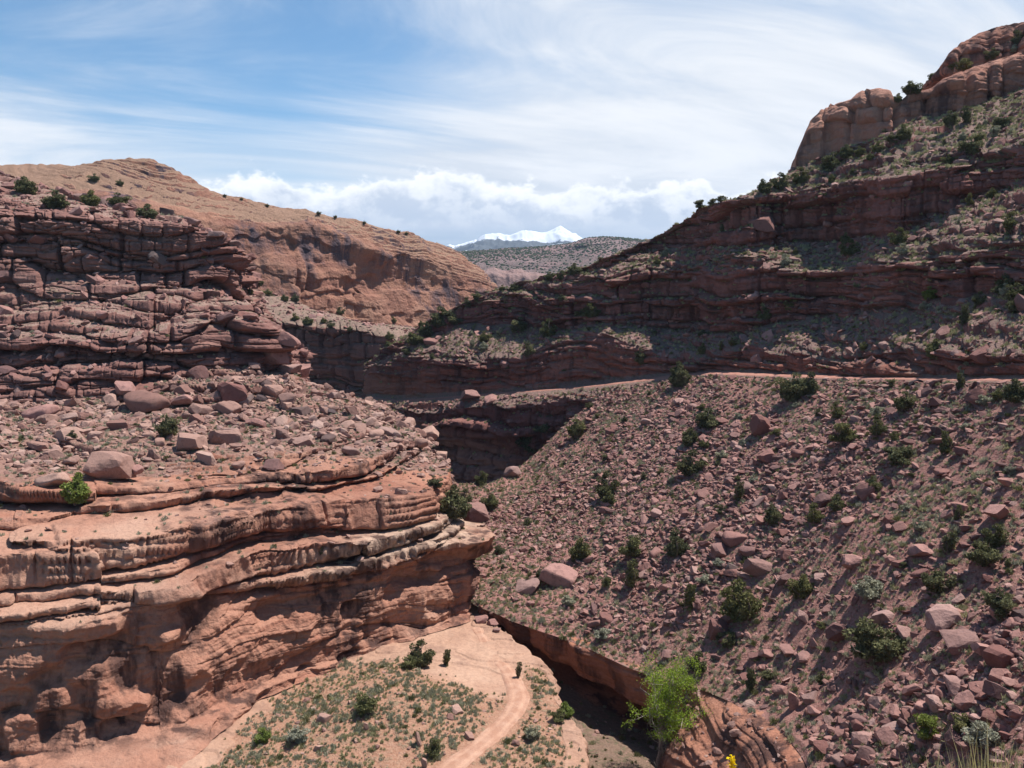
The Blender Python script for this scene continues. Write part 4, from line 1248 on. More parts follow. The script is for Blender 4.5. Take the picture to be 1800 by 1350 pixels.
scatter_rocks('canyon floor', 'slot_canyon', 420, interp_par(PARS, [(0, 1), (4, 1), (8, .3), (10, 0), (15, 0)]) * smooth(N_rim := TERRAIN['slot_canyon'][1][..., 2], 0.3, 0.7), 0.15, 0.8, 1.6, 'b', 0.2, 0.5)
G_, N_, S_ = TERRAIN['mid_cliff']
scatter_rocks('shelf', 'mid_cliff', 1300, smooth(N_[..., 2], 0.5, 0.8), 0.35, 2.0, 1.7, 'b', 0.25, 0.55)

TRACKPX = [(t[0], t[1]) for t in TRK]


def off_track(P):
    d = np.full(len(P), 1e9)
    for k in range(0, n_c, 2):
        d = np.minimum(d, np.hypot(P[:, 0] - cen[k, 0], P[:, 1] - cen[k, 1]))
    return d


n_c = len(cen)

# hand-placed stones: (px, py of the middle of the foot, width in photo pixels, kind, label)
HERO = [
    (180, 842, 98, 'block', 'p', 'large squared brown boulder with a shaded face, on the pale slabs beside a green bush'),
    (254, 722, 76, 'round', 'p', 'long rounded boulder sloping to the right above a grey-green juniper on the rubble'),
    (68, 738, 58, 'round', 'b', 'rounded red-brown boulder at the foot of the left bluff near the frame edge'),
    (88, 854, 56, 'round', 'p', 'pale flat-topped oval boulder just left of the large squared boulder'),
    (116, 742, 52, 'block', 'p', 'pale pointed pair of stones right of the rounded boulder under the bluff'),
    (398, 725, 44, 'round', 'p', 'smooth pinkish oval boulder in the middle of the left rubble slope'),
    (410, 705, 46, 'block', 'b', 'brown boulder behind the smooth pinkish oval one on the left rubble slope'),
    (458, 705, 32, 'block', 'k', 'blackish varnished boulder on the left rubble slope'),
    (525, 730, 34, 'block', 'k', 'black angular boulder right of the others on the left rubble slope'),
    (452, 750, 46, 'block', 'b', 'tilted brown block leaning on the left rubble slope'),
    (330, 790, 62, 'block', 'p', 'cracked pale outcrop block right of the juniper on the rubble slope'),
    (392, 780, 60, 'block', 'p', 'split pale block standing beside the cracked outcrop'),
    (360, 810, 40, 'block', 'p', 'orange tilted cube of rock below the split pale block'),
    (480, 824, 38, 'block', 'b', 'reddish brown boulder on the edge above the long pale slab'),
    (318, 710, 42, 'block', 'b', 'brown flat boulder just right of the long rounded boulder'),
    (205, 755, 44, 'block', 'p', 'light squat boulder between the bluff foot and the juniper'),
    (236, 830, 28, 'round', 'b', 'small round brown stone right of the large squared boulder'),
    (575, 775, 30, 'block', 'k', 'dark stone on the right end of the left rubble slope'),
    (615, 800, 34, 'round', 'p', 'pink rounded stone near the nose of the left rubble slope'),
    (682, 765, 34, 'round', 'p', 'tan rounded boulder near the edge of the promontory'),
    (738, 782, 30, 'round', 'p', 'two-lobed tan boulder perched on the tip of the promontory'),
    (497, 608, 66, 'long', 'b', 'long leaning slab of pink rock at the right edge of the left bluff'),
    (508, 655, 44, 'round', 'b', 'upright rounded boulder below the long leaning slab'),
    (470, 640, 70, 'block', 'b', 'broad cracked block against the right end of the left bluff'),
    (332, 395, 38, 'round', 'b', 'round knob of rock on top of the left bluff'),
    (926, 1042, 46, 'block', 'b', 'upright pink boulder with a dark hollow near the edge of the talus'),
    (978, 1026, 72, 'round', 'b', 'large smooth pink boulder lying right of the hollowed one'),
    (1290, 958, 56, 'round', 'b', 'large dark rounded boulder in the middle of the talus slope'),
    (1316, 975, 32, 'round', 'b', 'rounded stone touching the large dark boulder on the talus'),
    (1335, 1010, 60, 'block', 'b', 'broad pale flat-faced slab of rock below the dark rounded boulder'),
    (1380, 1025, 36, 'block', 'b', 'pale angular block right of the broad flat-faced slab'),
    (1478, 1125, 64, 'block', 'b', 'large flat-topped boulder left of the big juniper low on the talus'),
    (1265, 1120, 36, 'block', 'b', 'squarish brown boulder low on the talus beside a big juniper'),
    (1370, 1222, 34, 'block', 'b', 'pale five-sided boulder among stones above the slot rim'),
    (1393, 1250, 36, 'long', 'b', 'tall upright boulder beside the pale five-sided one'),
    (1424, 1235, 34, 'block', 'b', 'tilted boulder right of the tall upright one'),
    (1328, 1158, 28, 'block', 'b', 'grey-brown boulder in a line of stones low on the talus'),
    (1350, 1155, 28, 'block', 'b', 'second boulder of the line of stones low on the talus'),
    (1412, 1158, 30, 'block', 'b', 'boulder with a pointed top at the right end of the line of stones'),
    (1660, 1110, 86, 'block', 'b', 'wide dark ledge-like boulder near the right edge low on the talus'),
    (1690, 1140, 60, 'block', 'b', 'long dark boulder under the wide ledge-like one'),
    (1730, 1150, 46, 'block', 'b', 'pale-sided boulder beside the dark ledge-like ones'),
    (1500, 1000, 50, 'block', 'b', 'dark overhanging boulder in the middle right of the talus'),
    (1620, 975, 40, 'block', 'b', 'squat boulder near the junipers on the right of the talus'),
    (1760, 910, 60, 'block', 'b', 'massive boulder by the right frame edge on the talus'),
    (1340, 760, 36, 'block', 'b', 'dark boulder with a shadowed face on the upper talus'),
    (1350, 810, 40, 'block', 'b', 'overhanging brown boulder in the middle of the upper talus'),
    (1405, 803, 32, 'round', 'b', 'pale rounded boulder on the upper talus'),
    (1600, 785, 36, 'long', 'b', 'long flat stone on the right of the upper talus'),
    (1250, 935, 44, 'long', 'b', 'long pale stone left above the dark rounded boulder'),
    (898, 838, 36, 'block', 'b', 'pale boulder on the talus edge below the alcove'),
    (838, 918, 44, 'block', 'b', 'dark cracked boulder in the gap behind the promontory'),
    (1730, 632, 46, 'block', 'b', 'large pale boulder on the bench above the dirt road'),
    (1395, 460, 24, 'long', 'b', 'flat pale stone lying on the slope between the cliff bands'),
    (1340, 402, 48, 'block', 'b', 'squared outcrop block jutting from the upper cliff band'),
    (828, 700, 34, 'block', 'b', 'pointed brown boulder standing beside the dirt road'),
    (862, 708, 24, 'block', 'b', 'upright angular stone below the dirt road'),
    (889, 645, 28, 'round', 'b', 'pale oval boulder lying on the ledges above the dirt road'),
    (758, 605, 28, 'round', 'b', 'smooth pale boulder on the spur below the skyline junipers'),
    (846, 1094, 24, 'block', 'b', 'left boulder of the three at the head of the slot canyon'),
    (866, 1097, 19, 'block', 'b', 'middle boulder of the three at the head of the slot canyon'),
    (874, 1110, 15, 'round', 'b', 'lowest boulder of the three at the head of the slot canyon'),
    (803, 1252, 24, 'block', 'p', 'pale boulder with a twin on the scrub bench'),
    (792, 1262, 16, 'block', 'p', 'smaller twin beside the pale boulder on the scrub bench'),
    (568, 1268, 28, 'block', 'p', 'white flat stone on the left side of the scrub bench'),
    (735, 1312, 20, 'long', 'p', 'dark upright stone on the scrub bench'),
    (745, 1350, 18, 'long', 'p', 'pale upright stone at the bottom of the scrub bench'),
    (642, 1285, 16, 'long', 'p', 'thin leaning stone on the scrub bench'),
    (824, 1298, 20, 'block', 'p', 'pinkish stone on the edge of the dirt track'),
    (905, 1310, 18, 'block', 'p', 'reddish stone right of the dirt track'),
    (1085, 1110, 15, 'block', 'b', 'small orange cube of rock near the slot rim'),
]

dg = bpy.context.evaluated_depsgraph_get()


def hit(px, py):
    bpy.context.view_layer.update()
    d = Vector((float(kx(px, py)), 1.0, float(kz(py)))).normalized()
    ok, loc, nor, _, ob, _ = SC.ray_cast(DG, Vector((0, 0, 0)), d, distance=9000)
    return (np.array(loc), np.array(nor), ob) if ok else None


bpy.context.view_layer.update()
DG = bpy.context.evaluated_depsgraph_get()
MATS = {'b': M_BOULDER, 'p': M_PALE, 'k': M_BLACK}
LONG = [rock_shape(1060 + i, 3, 10, (1, .5, .36), 0.04) for i in range(3)]


def big_mesh(kind, i, mat):
    key = (kind, i, mat)
    if key not in BIGM:
        V, F = {'block': BIGSHAPES, 'round': ROUNDSHAPES, 'long': LONG}[kind][i]
        BIGM[key] = mesh_from('boulder', V, F, {'tint': np.zeros(len(V))}, kind == 'round', [MATS[mat]])
    return BIGM[key]


BIGM = {}
BOULDERS = []
taken = []
for (px, py, wpx, kind, mat, lab) in HERO:
    h = hit(px, py)
    if h is None: continue
    loc, nor, ob = h
    Y = loc[1]
    a = 0.5 * wpx * Y / FPX / CP
    i = random.randrange({'block': 16, 'round': 8, 'long': 3}[kind])
    o = link('boulder', big_mesh(kind, i, mat), None, label=lab, category='boulder')
    if kind == 'long' and ('upright' in lab or 'tall' in lab or 'thin' in lab):
        o.rotation_euler = (random.uniform(-.2, .2), math.radians(80), random.uniform(-.5, .5)); a *= 1.6; up = 0.6
    else:
        o.rotation_euler = (random.uniform(-.25, .25), random.uniform(-.25, .25), random.uniform(-.5, .5)); up = 0.30
    o.scale = (a * 1.08, a * 1.08, a * 1.12)
    o.location = loc + np.array([0, 0.25 * a, up * a])
    taken.append((loc[0], loc[1], a))
    BOULDERS.append(o)

# everything else: the stones that show largest become boulders of their own, the rest is rubble
allP, allN, allS, allZ, allM, allSink, allFlat = [], [], [], [], [], [], []
for z in ZONES:
    n = len(z['P'])
    allP.append(z['P']); allN.append(z['N']); allS.append(z['s']); allZ += [z['zone']] * n; allM += [z['mat']] * n
    allSink.append(np.full(n, z['sink'])); allFlat.append(np.full(n, z['flat']))
P = np.concatenate(allP); N = np.concatenate(allN); s = np.concatenate(allS); Z = np.array(allZ); M = np.array(allM)
sink = np.concatenate(allSink); flat = np.concatenate(allFlat)
keep = (off_track(P) > 1.9) & (P[:, 1] > 20)
for (tx, ty, ta) in taken:
    keep &= np.hypot(P[:, 0] - tx, P[:, 1] - ty) > ta * 0.9
P, N, s, Z, M, sink = P[keep], N[keep], s[keep], Z[keep], M[keep], sink[keep]
px, py = project(P)
dist = np.linalg.norm(P, axis=1)
shown = (px > 0) & (px < 1800) & (py > 0) & (py < 1350)
size_px = np.where(shown, s / dist * FPX, 0)
order = np.argsort(-size_px)
solo = []
for i in order[:1500]:
    if len(solo) >= 300 - len(BOULDERS): break
    v = P[i] + np.array([0, 0, s[i] * 0.5]); L = np.linalg.norm(v)
    ok, loc, *_ = SC.ray_cast(DG, Vector((0, 0, 0)), Vector(v / L), distance=L - s[i] * 1.3)
    if not ok: solo.append(i)
WHERE = {'talus': 'talus slope under the dirt road', 'mountainside': 'ledges of the right mountainside', 'promontory': 'left rubble slope above the pale slabs',
         'bluff': 'ledges of the left bluff', 'bench': 'scrub bench beside the dirt track', 'canyon floor': 'floor of the slot canyon', 'shelf': 'shelf below the orange cliff'}


def place_word(z, x, y):
    if z == 'talus':
        h = 'upper' if y < 820 else ('middle' if y < 1050 else 'lower')
        v = 'left' if x < 1150 else ('central' if x < 1480 else 'right')
        return f'{h} {v} talus below the dirt road'
    if z == 'mountainside':
        h = 'top' if y < 420 else ('middle' if y < 560 else 'bottom')
        v = 'left' if x < 1050 else ('central' if x < 1450 else 'right')
        return f'{h} {v} ledges of the right mountainside'
    if z in ('promontory', 'bluff'):
        return ('left' if x < 220 else ('middle' if x < 430 else 'right')) + {'promontory': ' part of the rubble above the pale slabs', 'bluff': ' part of the plum-coloured left bluff'}[z]
    return WHERE[z]


for i in solo:
    mat = M[i]
    if RNG.random() < 0.06: mat = 'k'
    kind = 'round' if (mat == 'p' and RNG.random() < 0.15) or RNG.random() < 0.06 else 'block'
    o = link('boulder', big_mesh(kind, int(RNG.integers(0, 8)) if kind == 'round' else int(RNG.integers(0, 16)), mat), None, category='boulder')
    o.scale = (s[i],) * 3
    o.rotation_euler = (RNG.normal(0, .35), RNG.normal(0, .35), RNG.uniform(0, 6.28))
    o.location = P[i] + np.array([0, 0, s[i] * 0.22])
    sz = 'big' if size_px[i] > 22 else ('middling' if size_px[i] > 15 else 'small')
    tone = 'dark varnished' if mat == 'k' else ('tan' if mat == 'p' else 'red-brown')
    shp = 'rounded' if kind == 'round' else 'angular'
    o['label'] = f'{sz} {tone} {shp} boulder on the {place_word(Z[i], px[i], py[i])}'
    o['group'] = f'{sz} {tone} {shp} boulders, {place_word(Z[i], px[i], py[i])}'
    BOULDERS.append(o)
rest = np.ones(len(P), bool); rest[solo] = False
RUB = Heap()
for zs, nm in ((('talus', 'mountainside', 'bluff', 'shelf'), 'b'), (('promontory', 'bench', 'canyon floor'), 'p')):
    m = rest & np.isin(Z, zs)
    small = m & (size_px < 9)
    large = m & (size_px >= 9)
    for sel, protos in ((small, SMALL), (large, MID)):
        n = int(sel.sum())
        if not n: continue
        V, F, t = merge(protos, P[sel] + np.array([0, 0, 0.12]) * s[sel][:, None], rot_batch(n, RNG, 0.4), s[sel], RNG)
        RUB.add(V, F, t, MATS[nm])
RUB.build('rubble', 'loose broken stones strewn over the slopes and ledges')
# ---------------------------------------------------------------- plants
def tube(pts, rad, sides=6):
    """tapered limb along points"""
    pts = np.array(pts, float); rad = np.array(rad, float)
    V, F = [], []
    for i in range(len(pts)):
        t = pts[min(i + 1, len(pts) - 1)] - pts[max(i - 1, 0)]
        t /= max(np.linalg.norm(t), 1e-6)
        a = np.cross(t, [0.31, 0.9, 0.2]); a /= np.linalg.norm(a); b = np.cross(t, a)
        th = np.linspace(0, 2 * math.pi, sides, endpoint=False)
        V.append(pts[i] + rad[i] * (np.cos(th)[:, None] * a + np.sin(th)[:, None] * b))
    n = len(pts)
    for i in range(n - 1):
        for k in range(sides):
            F.append([i * sides + k, i * sides + (k + 1) % sides, (i + 1) * sides + (k + 1) % sides, (i + 1) * sides + k])
    return np.concatenate(V), np.array(F)


def join(parts):
    V, F, o = [], [], 0
    for v, f in parts:
        V.append(v); F.append(f + o); o += len(v)
    return np.concatenate(V), np.concatenate(F)


def leaf_quads(C, size, rng, elong=1.5, up=0.0):
    n = len(C)
    a = rng.normal(size=(n, 3)); a[:, 2] += up; a /= np.linalg.norm(a, axis=1, keepdims=True)
    b = np.cross(a, rng.normal(size=(n, 3))); b /= np.linalg.norm(b, axis=1, keepdims=True)
    s = size * rng.uniform(0.6, 1.3, n)[:, None]
    V = np.stack([C - a * s * elong * .5, C + b * s * .5, C + a * s * elong * .5, C - b * s * .5], 1).reshape(-1, 3)
    return V, np.arange(4 * n).reshape(n, 4)


def limb(p0, p1, rng, n=5, bend=0.12):
    t = np.linspace(0, 1, n)[:, None]
    P = np.array(p0) * (1 - t) + np.array(p1) * t
    P[1:-1] += rng.normal(size=(n - 2, 3)) * bend * np.linalg.norm(np.array(p1) - np.array(p0))
    return P


def juniper_proto(seed, style):
    """unit tall shrub: several limbs from the foot, each carrying clumps of short scale-leaf sprays"""
    r = np.random.default_rng(seed)
    wood, clumps = [], []
    if style == 'spread': nl, wide, lo = 9, 0.62, 0.10
    elif style == 'tall': nl, wide, lo = 7, 0.30, 0.08
    elif style == 'open': nl, wide, lo = 8, 0.55, 0.30
    else: nl, wide, lo = 9, 0.46, 0.12
    for k in range(nl):
        a = 2 * math.pi * k / nl + r.uniform(-.5, .5)
        rad = wide * r.uniform(0.35, 1.0)
        h = r.uniform(0.45, 0.96) if style != 'tall' else r.uniform(0.35, 1.0)
        if k == 0: rad, h = 0.08, 0.95
        tip = np.array([rad * math.cos(a), rad * math.sin(a), h * (1 - 0.28 * (rad / wide) ** 2)])
        L = limb([r.normal(0, .03), r.normal(0, .03), -0.05], tip, r)
        wood.append(tube(L, np.linspace(0.034, 0.008, len(L)), 5))
        for m in range(5):
            t = r.uniform(0.30, 1.0)
            c = L[0] * (1 - t) + L[-1] * t + r.normal(size=3) * 0.05
            c[2] = max(c[2], lo)
            clumps.append((c, r.uniform(0.10, 0.19) * (1.15 if style != 'tall' else .85)))
            wood.append(tube(limb(L[2], c, r, 3), [0.010, 0.006, 0.003], 4))
    C, T = [], []
    for c, rad in clumps:
        n = int(75 * (rad / 0.15) ** 2)
        d = r.normal(size=(n, 3)); d /= np.linalg.norm(d, axis=1, keepdims=True)
        q = c + d * (rad * r.uniform(0.35, 1.0, n) ** 0.6)[:, None] * np.array([1, 1, 0.75])
        C.append(q); T.append(np.clip(r.uniform(0.15, 0.85) + r.normal(0, .22, n), 0, 1))
    C = np.concatenate(C); T = np.concatenate(T)
    ok = C[:, 2] > 0.02
    C, T = C[ok], T[ok]
    return join(wood), leaf_quads(C, 0.048, r, 1.9, 0.6), np.repeat(T, 4)


def sage_proto(seed, n=130, spread=0.55, blade=0.34, wide=0.045):
    """low grey-green tussock of upright twigs"""
    r = np.random.default_rng(seed)
    V, F, T = [np.array([0, 0, -0.02])], [], [0.3]
    for i in range(n):
        a = r.uniform(0, 2 * math.pi); tl = abs(r.normal(0, 0.55))
        d = np.array([math.sin(tl) * math.cos(a), math.sin(tl) * math.sin(a), math.cos(tl)])
        b = np.array([r.normal(0, spread * .38), r.normal(0, spread * .38), 0.0])
        ln = blade * r.uniform(0.6, 1.5) * (1.15 - 0.5 * min(1, np.linalg.norm(b) / spread))
        s = np.cross(d, r.normal(size=3)); s /= np.linalg.norm(s)
        w = wide * r.uniform(.6, 1.3)
        p = b + d * ln
        p[2] = abs(p[2])
        V += [b - s * w * .5, b + s * w * .5, (b + p) / 2 + s * w * .7, p, (b + p) / 2 - s * w * .7]
        k = 5 * i + 1
        F += [[0, k, k + 1, k + 1], [k, k + 1, k + 2, k + 4], [k + 4, k + 2, k + 3, k + 3]]
        T += [r.uniform(0, 1)] * 5
    V = np.array(V)
    F3 = []
    for f in F:
        if f[2] == f[3] or len(set(f)) == 3:
            F3.append([f[0], f[1], f[2]])
        else:
            F3 += [[f[0], f[1], f[2]], [f[0], f[2], f[3]]]
    return (V, np.array(F3)), np.array(T)


STYLES = ['round', 'spread', 'tall', 'open', 'round', 'spread', 'round', 'tall']
JUN = []
for i, stl in enumerate(STYLES):
    (wv, wf), (lv, lf_), t = juniper_proto(300 + i, stl)
    JUN.append((stl, mesh_from('trunk', wv, wf, None, True, [M_BARK]), {}, lv, lf_, t))


def crown_mesh(i, mat):
    stl, tm, cache, lv, lf_, t = JUN[i]
    if mat.name not in cache:
        cache[mat.name] = mesh_from('crown', lv, lf_, {'tint': t}, False, [mat])
    return cache[mat.name]


def plant(kind, i, mat, loc, h, width=1.0, **props):
    e = link(kind, None, None, **props)
    e.location = loc
    e.rotation_euler = (RNG.normal(0, .05), RNG.normal(0, .05), RNG.uniform(0, 6.28))
    e.scale = (h * width, h * width, h)
    link('trunk', JUN[i][1], e)
    link('crown', crown_mesh(i, mat), e)
    return e


# (px, py of the foot, height in photo pixels, width factor, style, colour, label)
R_, S2, Tl, Op = 0, 1, 2, 3
JLIST = [
    (1395, 706, 50, 1.2, R_, 'j', 'biggest dark juniper just below the dirt road on the upper talus'),
    (1425, 692, 34, 1.0, R_, 'j', 'dark juniper touching the right side of the biggest one below the road'),
    (1212, 783, 34, 1.0, R_, 'j', 'round juniper lower left of a pair on the upper talus'),
    (1242, 752, 34, 1.3, S2, 'j', 'spreading juniper upper right of a pair on the upper talus'),
    (1485, 782, 40, 1.1, Op, 'y', 'olive open-crowned juniper on the upper talus'),
    (1543, 766, 34, .9, R_, 'y', 'olive upright bush right of the open-crowned one on the upper talus'),
    (1590, 724, 36, 1.1, R_, 'j', 'bush above a dark shadow high on the talus'),
    (1473, 736, 26, 1.0, R_, 'y', 'olive bush under the dirt road, left of the bush with a dark shadow'),
    (1664, 798, 40, .9, Tl, 'y', 'upright light green bush on the right of the upper talus'),
    (1580, 815, 34, 1.5, S2, 'j', 'broad low juniper beside a long flat stone on the talus'),
    (1536, 866, 30, 1.1, R_, 'y', 'grey-olive bush in the middle right of the talus'),
    (1472, 898, 30, 1.0, R_, 'j', 'small dark juniper right of the yellowish one on the talus'),
    (1433, 920, 30, 1.1, R_, 'y', 'yellowish bush between two dark junipers on the talus'),
    (1361, 922, 34, 1.0, R_, 'j', 'round dark juniper above the broad flat-faced slab'),
    (1386, 874, 30, 1.1, R_, 'y', 'yellow-green bush above the round dark juniper on the talus'),
    (1301, 882, 34, .8, Tl, 'j', 'dark bush with a dead spike on the middle talus'),
    (1213, 836, 40, 1.2, R_, 'j', 'bushy juniper below the pair on the upper talus'),
    (1690, 686, 30, .9, Tl, 'j', 'narrow bush beside the dirt road on the right'),
    (1788, 706, 42, 1.2, R_, 'j', 'dark juniper at the right frame edge below the road'),
    (1756, 704, 22, 1.2, R_, 'y', 'olive bush left of the dark juniper at the frame edge'),
    (1752, 960, 34, 1.1, R_, 'y', 'olive bush above the dark thicket on the right of the talus'),
    (1733, 994, 40, 1.3, S2, 'j', 'dark spreading thicket near the right frame edge'),
    (1670, 972, 36, .9, Tl, 'j', 'green bush left of the dark thicket on the talus'),
    (1686, 915, 26, .8, Tl, 'y', 'yellow-green sprig of a bush on the right of the talus'),
    (1282, 1002, 44, 1.2, R_, 'j', 'leafy juniper at the left foot of the dark rounded boulder'),
    (1190, 980, 42, 1.0, R_, 'j', 'grey-green juniper in the middle left of the talus'),
    (1305, 1092, 62, 1.1, R_, 'y', 'large olive juniper low on the talus above the squarish boulder'),
    (1214, 1072, 44, .8, Tl, 'y', 'upright olive bush left of the large olive juniper'),
    (1110, 1035, 50, .8, Tl, 'y', 'tall grey-green bush above a strip of shadow on the left talus'),
    (1112, 985, 40, .9, Op, 'y', 'thin grey bush behind the tall one on the left talus'),
    (1020, 985, 40, 1.0, R_, 'y', 'grey-green bush above the smooth pink boulder'),
    (1064, 878, 44, .9, R_, 'j', 'upright juniper in the upper left of the talus'),
    (1072, 888, 24, 1.1, R_, 'y', 'small light bush at the foot of the upright juniper'),
    (1014, 770, 34, 1.1, R_, 'y', 'grey-green juniper on the edge of the talus by the ledges'),
    (958, 765, 36, 1.0, Op, 'j', 'dark juniper against the lower cliff'),
    (926, 798, 38, 1.0, Op, 'j', 'dark juniper at the end of the alcove ledge'),
    (795, 910, 56, 1.1, R_, 'j', 'big dark juniper in the gap behind the promontory'),
    (815, 890, 26, 1.0, R_, 'j', 'bush right of the big dark juniper in the gap'),
    (763, 858, 22, 1.2, R_, 'j', 'low bush in the shade behind the promontory edge'),
    (862, 896, 26, 1.1, R_, 'y', 'light olive bush on the left edge of the talus'),
    (846, 852, 22, 1.1, R_, 'y', 'small bush at the foot of the dark alcove'),
    (1195, 680, 46, .9, R_, 'j', 'upright juniper standing where the road meets the talus'),
    (1130, 640, 30, 1.0, R_, 'j', 'juniper on the bank above the dirt road'),
    (1318, 1216, 42, .7, Tl, 'j', 'narrow dark bush above the slot rim'),
    (1226, 1180, 30, 1.2, R_, 'j', 'grey-green bush behind the top of the bright green tree'),
    (1545, 1158, 66, 1.25, S2, 'j', 'big dark juniper right of the flat-topped boulder'),
    (1632, 1302, 46, 1.0, Op, 'l', 'light yellow-green bush low on the right talus'),
    (1728, 1312, 42, 1.3, S2, 's', 'dark sage bush near the bottom right corner'),
    (1760, 1084, 50, 1.0, R_, 'j', 'dark juniper above the boulders at the right edge'),
    (1650, 1042, 40, 1.1, S2, 'j', 'dark juniper under an overhanging stone on the right of the talus'),
    (1412, 1052, 40, 1.0, R_, 'y', 'olive bush right of the pale flat-faced slab'),
    (1528, 1052, 36, 1.4, S2, 's', 'pale sage bush in the middle right of the lower talus'),
    (1010, 482, 20, 1.4, R_, 'j', 'round juniper on the skyline right of the far mesa'),
    (966, 494, 16, 1.3, R_, 'j', 'left juniper of the skyline pair above the mesa foot'),
    (988, 493, 15, 1.3, R_, 'j', 'right juniper of the skyline pair above the mesa foot'),
    (906, 512, 16, 1.5, R_, 'j', 'juniper on the skyline by the pink rock'),
    (884, 512, 11, 1.4, R_, 'y', 'small olive bush at the toe of the orange cliff'),
    (840, 530, 18, 1.1, R_, 'j', 'pale juniper where the spur meets the orange cliff'),
    (820, 540, 16, 1.1, R_, 'j', 'small juniper below the pale one on the spur'),
    (772, 575, 32, 1.2, R_, 'j', 'largest dark juniper on the end of the spur'),
    (795, 570, 26, 1.5, S2, 'j', 'spreading juniper joined to the largest on the spur'),
    (748, 592, 28, 1.0, R_, 'j', 'left juniper on the end of the spur'),
    (728, 606, 22, 1.3, S2, 'y', 'olive bush on the nose of the spur'),
    (912, 584, 26, 1.2, R_, 'j', 'juniper on the ledge in the middle of the spur'),
    (962, 592, 28, 1.0, R_, 'y', 'greyish juniper right of the ledge juniper on the spur'),
    (1040, 558, 22, 1.4, R_, 'y', 'olive juniper under the tall cliff of the spur'),
    (1022, 560, 16, 1.2, R_, 'y', 'little bush left of the olive juniper under the cliff'),
    (930, 628, 24, 1.0, R_, 'j', 'juniper on the brink of the ledges above the road'),
    (850, 602, 20, 1.1, R_, 'y', 'yellow-green bush on the spur bench'),
    (850, 616, 16, 1.2, R_, 's', 'grey bush below the yellow-green one on the spur bench'),
    (987, 530, 12, 1.2, R_, 'j', 'tiny bush in a notch of the ledges'),
    (1230, 368, 16, 1.3, Op, 'j', 'left tree of the skyline three above the cliff corner'),
    (1253, 360, 14, 1.0, Op, 'j', 'middle tree of the skyline three above the cliff corner'),
    (1266, 356, 12, .9, Op, 'j', 'right tree of the skyline three above the cliff corner'),
    (1345, 340, 26, 1.1, R_, 'j', 'dark juniper at the left of the clump under the rock dome'),
    (1374, 334, 26, 1.1, R_, 'j', 'juniper beside the small rock tower under the dome'),
    (1410, 322, 24, 1.2, R_, 'y', 'olive juniper at the foot of the dome wall'),
    (1462, 300, 30, 1.3, S2, 'j', 'large spreading juniper at the dome foot'),
    (1488, 278, 24, 1.1, R_, 'j', 'dark juniper in the shade of the dome'),
    (1510, 276, 18, 1.0, R_, 'y', 'olive bush right of the dark one at the dome foot'),
    (1545, 268, 20, 1.2, R_, 'y', 'light bush below the dome face'),
    (1530, 282, 13, 1.2, R_, 'y', 'small bush below the light one under the dome'),
    (1590, 246, 24, 1.2, R_, 'j', 'dark juniper under the middle of the rock dome'),
    (1568, 252, 18, 1.2, R_, 'j', 'dark bush left of the juniper under the middle of the dome'),
    (1602, 160, 22, 1.4, R_, 'j', 'leafy juniper on top of the lower dome'),
    (1578, 162, 16, 1.2, R_, 'j', 'bush left of the leafy juniper on the lower dome'),
    (1640, 143, 14, 1.1, Op, 'j', 'thin skyline tree between the two domes'),
    (1672, 222, 26, 1.0, R_, 'j', 'grey-green juniper below the upper dome'),
    (1698, 218, 30, .9, Tl, 'j', 'dark juniper in a recess below the upper dome'),
    (1690, 124, 20, 1.5, S2, 'y', 'row-like olive juniper at the foot of the upper dome'),
    (1745, 104, 18, 1.3, R_, 'j', 'dark juniper halfway up the upper dome'),
    (1790, 76, 20, 1.2, R_, 'j', 'dark juniper near the top right corner on the dome'),
    (1782, 92, 14, 1.4, R_, 's', 'grey bush below the one near the top right corner'),
    (1762, 225, 22, 1.3, R_, 'j', 'juniper high on the slope near the right edge'),
    (1705, 272, 28, 1.3, R_, 'j', 'dark juniper on the slope above the upper cliff band'),
    (1668, 288, 16, 1.3, R_, 'y', 'olive bush left of the juniper above the upper cliff band'),
    (1720, 250, 16, 1.2, R_, 'y', 'small olive bush high on the right slope'),
    (1500, 308, 13, 1.0, R_, 'j', 'single round bush above the shaded cliff'),
    (1463, 322, 16, 1.0, R_, 'y', 'bush on the brink of the shaded cliff'),
    (1780, 406, 30, 1.2, R_, 'y', 'olive juniper on the sunny slope at the right edge'),
    (1745, 348, 18, 1.2, R_, 'y', 'small olive bush on the sunny slope by the right edge'),
    (1582, 430, 26, 1.2, R_, 'y', 'olive juniper at the tip of the sunny slope'),
    (1495, 450, 26, 1.2, R_, 'y', 'grey-green juniper at the edge of the cliff shadow'),
    (1487, 428, 20, 1.0, R_, 'j', 'dark bush in the shadow above the grey-green juniper'),
    (1634, 528, 24, 1.1, R_, 'l', 'bright green bush under the second cliff band'),
    (1626, 548, 18, 1.1, R_, 's', 'sage-grey bush below the bright green one'),
    (1695, 570, 34, .8, Tl, 'j', 'upright juniper on the bench below the second cliff band'),
    (1768, 520, 34, 1.2, R_, 'j', 'large juniper under the cliff near the right edge'),
    (1790, 528, 30, 1.1, S2, 'j', 'spreading juniper at the right edge under the cliff'),
    (1722, 535, 20, 1.1, R_, 'j', 'dark bush between the junipers under the second cliff band'),
    (1643, 628, 34, 1.0, R_, 'y', 'olive juniper on the red bank above the road'),
    (1518, 616, 16, 1.0, R_, 'y', 'small bush on the ledge above the red bank'),
    (1345, 562, 20, 1.2, R_, 'y', 'olive bush at the left tip of the sunny bench'),
    (1390, 545, 18, 1.1, R_, 'y', 'bush under the dark cliff left of centre on the bench'),
    (1235, 622, 20, .9, R_, 'y', 'light bush above the left end of the red bank'),
    (1268, 616, 16, .8, Tl, 'y', 'thin bush beside the light one above the red bank'),
    (45, 342, 32, 1.3, R_, 'j', 'leftmost dark juniper on top of the left bluff'),
